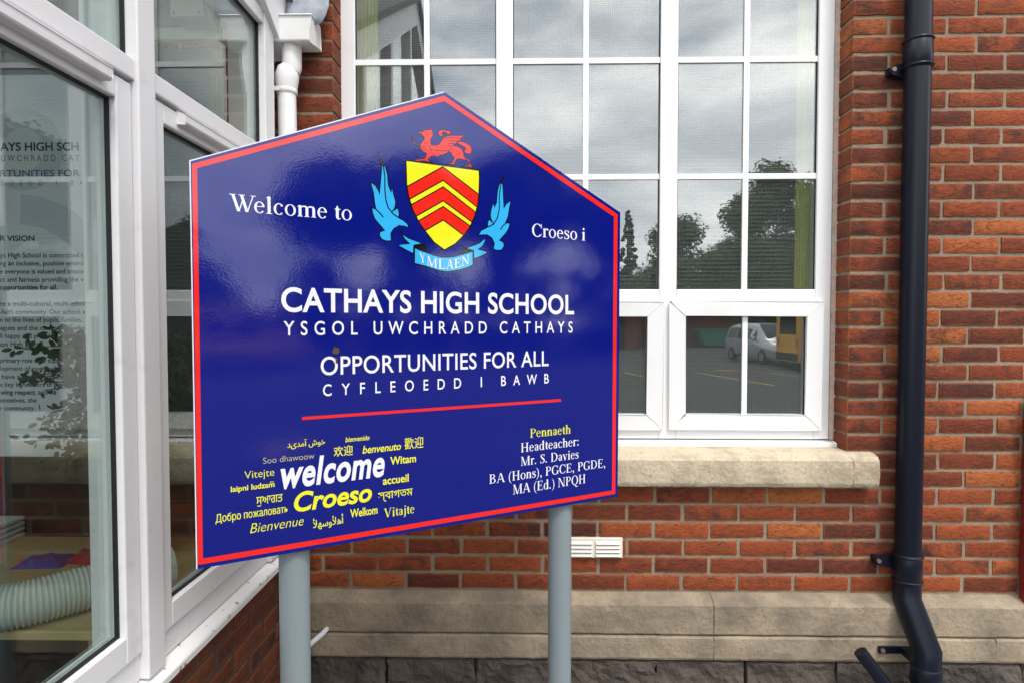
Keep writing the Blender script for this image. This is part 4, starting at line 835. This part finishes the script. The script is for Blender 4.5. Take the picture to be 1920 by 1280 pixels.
packet('card_packet', M['yellow_pack'], -1.93, 1.93, .09, .06, .03, .3, 'yellow card packet on the bench at the left edge')
tr = thing('tray_stack', 'stack of white plastic trays at the back of the plywood bench', 'trays', (-2.16, 2.24, Z(-.85)))
for k in range(4): bx('tray', M['tray'], tr, -2.36, -2.00, 2.14, 2.34, Z(-.849+k*.021), Z(-.833+k*.021), bevel=.004)
# potted shrub inside
PX, PY = -1.40, 2.10
pl = thing('potted_shrub', 'leafy dark green shrub in a dark pot standing on the bench behind the porch glass', 'plant', (PX, PY, Z(-.85)))
q = MB(); q.tube([(PX, PY, Z(-.849)), (PX, PY, Z(-.66)), (PX, PY, Z(-.655))], [.075, .10, .104], 28); q.build('pot', M['pot'], pl)
rnd = random.Random(5); lf = MB(); st = MB()
st.tube([(PX, PY, Z(-.66)), (PX-.005, PY-.01, Z(-.35)), (PX, PY-.01, Z(.0))], [.012, .009, .005], 10)
for k in range(190):
    z0 = rnd.uniform(-.50, -.06); a = rnd.uniform(0, 6.283); ln_ = rnd.uniform(.10, .31)*(1.12-.9*abs(z0+.25))
    b0 = Vector((PX, PY, Z(z0))); d = Vector((math.cos(a), math.sin(a)*.6, rnd.uniform(-.3, .45))).normalized(); e_ = b0 + d*ln_
    if e_.x > -1.12: e_.x = -1.12 - rnd.uniform(0, .03)
    if e_.y > D-.05: e_.y = D-.05
    st.tube([b0, b0.lerp(e_, .5)+Vector((0, 0, .01)), e_], [.0035, .0025, .0015], 6)
    for j in range(22):
        t = rnd.uniform(.35, 1.08); c = b0.lerp(e_, t); n_ = Vector((rnd.uniform(-1, 1), rnd.uniform(-1.4, .4), rnd.uniform(-.2, 1))).normalized(); u = n_.orthogonal().normalized(); u.rotate(Matrix.Rotation(rnd.uniform(0, 6.28), 3, n_)); v = n_.cross(u); l = rnd.uniform(.012, .020); wv = l*.45
        o_ = c + u*.008
        if o_.x + l*1.9 > -1.10 or o_.y + l*1.9 > D-.035: continue
        lf.face([o_, o_+u*l*.6+v*wv, o_+u*l*1.3+v*wv*.9, o_+u*l*1.8, o_+u*l*1.3-v*wv*.9, o_+u*l*.6-v*wv])
st.build('stem', M['bark'], pl); lf.build('foliage', M['leaf'], pl)
# alarm box on the beam
ab = thing('wall_box', 'beige box fixed high on the wall behind the porch glass', 'box', (-1.28, D-.1, Z(1.14)))
bx('box', M['beige'], ab, -1.345, -1.215, D-.135, D-.032, Z(1.165), Z(1.42), bevel=.006)
q = MB()
for x in (-1.33, -1.23): q.tube([(x, D-.1352, Z(1.178)), (x, D-.138, Z(1.178))], .005, 10)
q.build('screw', M['steel'], ab)

# ---------------------------------------------------------------- ground and what the glass reflects
q = MB(); q.face([(-400, -400, 0), (400, -400, 0), (400, 400, 0), (-400, 400, 0)]); g = q.build('car_park', M['asphalt']); g['kind'] = 'structure'
q = MB(); q.box(-.95, 4, 1.1, D+.04, -.1, .008); g = q.build('pavement', M['paving']); g['kind'] = 'structure'
q = MB()
for k in range(9):
    x = 1+k*2.5; q.face([(x, -16, .004), (x+.1, -16, .004), (x+.1+.9, -11.5, .004), (x+.9, -11.5, .004)])
for (x, y) in ((3.4, -4.3), (9.5, -12), (7.0, -17)): q.face([(x, y, .004), (x+.8, y, .004), (x+.9, y+.25, .004), (x+.1, y+.25, .004)])
g = q.build('road_marking', M['yellow_paint']); g['kind'] = 'structure'

def tree_mesh(seed, h, rx, base, n, shape, leafsz):
    rnd = random.Random(seed); tk = MB(); lv_ = MB()
    tk.tube([(0, 0, -.1), (.05, 0, h*.25), (-.06, .05, h*.55), (0, 0, h*.9)], [h*.028, h*.02, h*.012, h*.003], 10)
    cl = []
    for k in range(80 if shape == 'round' else 130):
        z = rnd.uniform(base, 1)*h; t = (z/h-base)/(1-base)
        rr = rx*((.45 if base < .1 else .15)*(1-t)+math.sin(math.pi*min(1, .12+t*.86))**.6 if shape == 'round' else (1-t)*.95+.05); a = rnd.uniform(0, 6.283); r = rr*rnd.uniform(.35, .95)
        c = Vector((r*math.cos(a), r*math.sin(a), z)); cl.append((c, rx*rnd.uniform(.24, .42)*(1 if shape == 'round' else .6*(1.15-t))))
        if k < 16: tk.tube([(0, 0, max(h*.15, z-r*.7)), tuple(c*.55+Vector((0, 0, z*.4))), tuple(c)], [h*.009, h*.006, h*.002], 6)
    for k in range(n):
        c, r = rnd.choice(cl); d = Vector((rnd.gauss(0, 1), rnd.gauss(0, 1), rnd.gauss(0, .8))).normalized()*r*rnd.random()**.4; p = c+d
        nn = (d.normalized()+Vector((rnd.uniform(-.7, .7), rnd.uniform(-.7, .7), rnd.uniform(-.3, .9)))).normalized(); u = nn.orthogonal().normalized(); u.rotate(Matrix.Rotation(rnd.uniform(0, 6.28), 3, nn)); v = nn.cross(u); s = leafsz*rnd.uniform(.6, 1.3)
        lv_.face([p-u*s, p-v*s*.6, p+u*s, p+v*s*.6])
    return tk, lv_
def make_tree(seed, h, rx, base, n, shape, leafsz, mf, loc, label):
    t = thing('broadleaf_tree' if shape == 'round' else 'conifer_tree', label, 'tree', (0, 0, 0), 'trees across the car park')
    tk, lv_ = tree_mesh(seed, h, rx, base, n, shape, leafsz); tk.build('trunk', M['bark'], t); lv_.build('crown', M[mf], t); t.location = loc; return t
def copy_tree(t, loc, s, rz, label):
    c = t.copy(); COL.objects.link(c); c.location = loc; c.scale = (s, s, s*.97); c.rotation_euler = (0, 0, rz); c['label'] = label
    for ch in t.children:
        d = ch.copy(); COL.objects.link(d); d.parent = c
    return c
ta = make_tree(1, 14, 4.6, .05, 30000, 'round', .17, 'foliage', (21, -45, 0), 'tallest broad green tree across the car park behind the yellow van')
tb_ = make_tree(2, 9.5, 3.8, .02, 22000, 'round', .15, 'foliage', (12.8, -44, 0), 'lower round green tree across the car park behind the silver car')
tc_ = make_tree(8, 11.2, 3.5, .60, 14000, 'round', .2, 'foliage', (29, -30, 0), 'tall tree with a high crown behind the low bushy trees'); tc_.location = (24.5, -25.5, 0)
tcn = make_tree(3, 12.2, 2.1, .05, 14000, 'cone', .13, 'conifer', (9.6, -50, 0), 'dark pointed conifer across the car park left of the round trees')
SPOTS = [(tb_, 18.8, -41.6, .82, 2.9, 'middle sized bushy tree in front of the tallest tree across the car park'), (ta, 25, -48, .85, 2, 'broad green tree right of the tallest one across the car park'), (tb_, 21.0, -40.6, .78, 3.7, 'low bushy tree under the tallest tree across the car park'), (tb_, 16.5, -40.4, .5, 1.1, 'small bushy tree just beyond the far wall behind the green skip'), (tb_, 11.3, -40.3, .46, 2.2, 'small bushy tree just beyond the far wall left of the green skip'), (tb_, 19.2, -40.2, .56, 5.1, 'small bushy tree just beyond the far wall right of the green skip'), (tb_, 17.0, -43.5, .85, 4, 'round green tree between the tallest tree and the lower one'), (tb_, 6.0, -52, .95, 1, 'round green tree left of the conifer across the car park'),
 (ta, 0, -56, .8, 3, 'broad green tree straight across the car park behind the far brick wall'), (tb_, -8, -52, 1.1, 5, 'round green tree furthest left across the car park'),
 (tc_, 26.0, -20.5, 1, .6, 'tall tree with a high crown at the right of the car park'), (tc_, 28.5, -15, 1.02, 2.6, 'tall tree with a high crown closest to the school at the right'), (tc_, 31.5, -9.5, .95, 4.1, 'tall high crowned tree furthest right along the car park'),
 (tb_, 27, -30, .62, 2.4, 'low bushy tree left of the high crowned trees'), (tb_, 30, -24, .74, .9, 'low bushy tree under the first high crowned tree'), (tb_, 33, -18, .74, .4, 'low bushy tree under the middle high crowned tree'), (tb_, 36, -12, .76, 3.3, 'low bushy tree under the last high crowned tree'), (tb_, 38, -5, .6, 2.1, 'low bushy tree at the far right end of the car park'), (tb_, 22, -35, .6, 1.3, 'low bushy tree right of the brick store')]
for (src, x, y, s, rz, lab) in SPOTS: copy_tree(src, (x, y, 0), s, rz, lab)
fw = MB(); fw.box(-30, 60, -39.6+.0, -39.2, 0, 2.3); fw.box(-30, 60, -39.66, -39.14, 2.3, 2.4); tag(fw.build('far_wall', M['far_brick'], None, loc=(10, -39.4, 0)), 'long red brick boundary wall across the car park', 'wall')
hb = MB(); hb.box(0, 7.6, -39.1, -34, 0, 2.9); hb.box(-.2, 7.8, -39.12, -33.8, 2.9, 3.05); hs = thing('brick_store', 'low flat roofed red brick store across the car park', 'building', (3.8, -37, 0)); hb.build('wall', M['far_brick'], hs)
for x in (1.2, 3.6, 6.0): bx('door', M['dark'], hs, x-.6, x+.6, -33.99, -33.95, .02, 2.1)
sk = thing('green_skip', 'green steel skip standing by the far brick wall', 'skip', (14.3, -38.6, 0))
q = MB(); q.prism([(13.0, .15), (15.2, .15), (15.9, 1.2), (12.5, 1.2)], lambda p: (p[0], -38.95, p[1]), lambda p: (p[0], -37.8, p[1])); q.build('body', M['skip'], sk)
q = MB(); q.box(12.4, 16.0, -39.05, -37.7, 1.203, 1.28); q.build('rim', M['skip'], sk); q = MB(); q.box(13.2, 15.0, -38.9, -38.0, 0, .148); q.build('base', M['dark'], sk)

def wheel(parent, x, y, r, w_, T):
    q = MB(); rows = []
    for (rr, yy) in ((r*.55, -w_/2), (r*.93, -w_/2), (r, -w_/2+.03), (r, w_/2-.03), (r*.93, w_/2), (r*.55, w_/2)):
        rows.append([T(x+rr*math.cos(2*math.pi*j/28), y+yy, r+rr*math.sin(2*math.pi*j/28)) for j in range(28)])
    q.grid(rows, True, True); o = q.build('wheel', M['tyre'], parent)
    q = MB()
    for sgn in (-1, 1): q.face([T(x+r*.6*math.cos(2*math.pi*j/20), y+sgn*(w_/2-.01), r+r*.6*math.sin(2*math.pi*j/20)) for j in range(20)])
    q.build('rim', M['rim'], o)
def make_car():
    cx, cy, an = 10.75, -21.6, R(84)
    T = lambda x, y, z: (cx+(x-2.3)*math.cos(an)-y*math.sin(an), cy+(x-2.3)*math.sin(an)+y*math.cos(an), z)
    car = thing('parked_car', 'silver people carrier parked across the car park facing the school', 'car', (cx, cy, 0))
    ST_ = [(.0, .40, .80, .95, .60, .70, .72), (.06, .28, .95, 1.30, .80, .86, .66), (.25, .24, 1.0, 1.62, .86, .90, .66), (.9, .22, 1.0, 1.71, .88, .91, .67), (1.9, .22, .98, 1.73, .88, .91, .68), (2.7, .22, .96, 1.66, .88, .91, .66), (3.2, .22, .95, 1.40, .88, .91, .64), (3.62, .22, .94, 1.06, .88, .90, .66), (4.1, .24, .86, .95, .87, .88, .62), (4.45, .28, .74, .80, .80, .80, .58), (4.6, .36, .60, .64, .62, .62, .5)]
    rows = []
    for (x, zb, zl, zt, hb_, hl, ht) in ST_:
        half = [(0, zb), (hb_*.9, zb), (hb_, zb+.15), (hl, (zb+zl)/2+.08), (hl, zl), (ht+(hl-ht)*.25, zl+(zt-zl)*.75), (ht*.9, zt-.02), (ht*.5, zt), (0, zt)]
        rows.append([T(x, y, z) for y, z in half] + [T(x, -y, z) for y, z in half[-2:0:-1]])
    q = MB(); q.grid(rows, True, True); q.face(rows[0]); q.face(rows[-1][::-1]); q.build('body', M['silver'], car)
    def at(x):
        for a, b in zip(ST_[:-1], ST_[1:]):
            if a[0] <= x <= b[0]: t = (x-a[0])/(b[0]-a[0]); return [a[k]+(b[k]-a[k])*t for k in range(7)]
    def side(x, f, s_):
        _, zb, zl, zt, hb_, hl, ht = at(x); y = hl+(ht+(hl-ht)*.25-hl)*f/.75 if f <= .75 else 0
        return T(x, s_*(y+.012), zl+(zt-zl)*f)
    for s_ in (-1, 1):
        for (a, b) in ((.42, 1.25), (1.33, 2.2), (2.28, 3.05)):
            q = MB(); q.face([side(a, .08, s_), side(b, .08, s_), side(b-.1 if b > 3 else b, .74, s_), side(a, .74, s_)]); q.build('side_window', M['car_glass'], car)
    q = MB(); q.grid([[T(3.6-.01, y, 1.08) for y in (-.6, 0, .6)], [T(3.21, y*.97, 1.425) for y in (-.6, 0, .6)], [T(2.76, y*.95, 1.675) for y in (-.58, 0, .58)]]); q.build('windscreen', M['car_glass'], car)
    for s_ in (-1, 1):
        q = MB(); q.face([T(4.30, s_*.86, .72), T(4.50, s_*.66, .70), T(4.44, s_*.60, .84), T(4.15, s_*.80, .90)]); q.build('headlight', M['lamp'], car)
        q = MB(); q.tube([T(3.25, s_*.98, 1.04), T(3.12, s_*1.03, 1.06)], .09, 10); q.build('mirror', M['silver'], car)
    q = MB(); q.face([T(4.63, -.4, .42), T(4.63, .4, .42), T(4.60, .42, .58), T(4.60, -.42, .58)]); q.build('grille', M['dark'], car)
    for x in (.85, 3.65):
        for y in (-.82, .82): wheel(car, x, y, .32, .2, T)
make_car()
def make_van():
    x0, y0 = 9.95, -17.6
    van = thing('parked_van', 'yellow van parked side on in front of the silver car', 'van', (x0+2.5, y0, 0)); T = lambda x, y, z: (x0+x, y0+y, z)
    prof = [(0, .35), (4.95, .35), (5.0, .9), (4.55, 1.15), (3.9, 2.1), (3.6, 2.25), (.1, 2.28), (0, 2.1)]
    q = MB(); q.prism(prof, lambda p: T(p[0], -.95, p[1]), lambda p: T(p[0], .95, p[1])); q.build('body', M['yellow'], van, bevel=.06)
    for s_ in (-.957, .957):
        for a, b in ((.25, 1.45), (1.6, 2.8), (2.95, 3.85)): q = MB(); q.face([T(a, s_, 1.28), T(b+(.35 if b > 3.5 else 0), s_, 1.28), T(b, s_, 2.0), T(a, s_, 2.0)]); q.build('window', M['car_glass'], van)
    q = MB(); q.face([T(-.003, -.7, 1.3), T(-.003, .7, 1.3), T(-.003, .66, 2.0), T(-.003, -.66, 2.0)]); q.build('window', M['car_glass'], van)
    q = MB(); q.box(x0-.07, x0-.004, y0-.88, y0+.88, .34, .62); q.build('bumper', M['dark'], van, bevel=.02)
    for s_ in (-.78, .78): q = MB(); q.box(x0-.02, x0-.003, y0+s_-.09, y0+s_+.09, .85, 1.15); q.build('tail_lamp', M['red_pack'], van, bevel=.01)
    for s_ in (-.953, .953): q = MB(); q.box(x0+.02, x0+4.9, y0+min(s_, s_*1.012), y0+max(s_, s_*1.012), .36, .58); q.build('side_trim', M['dark'], van)
    for x in (.48, 4.05):
        for y in (-.90, .90): wheel(van, x, y, .38, .22, T)
make_van()
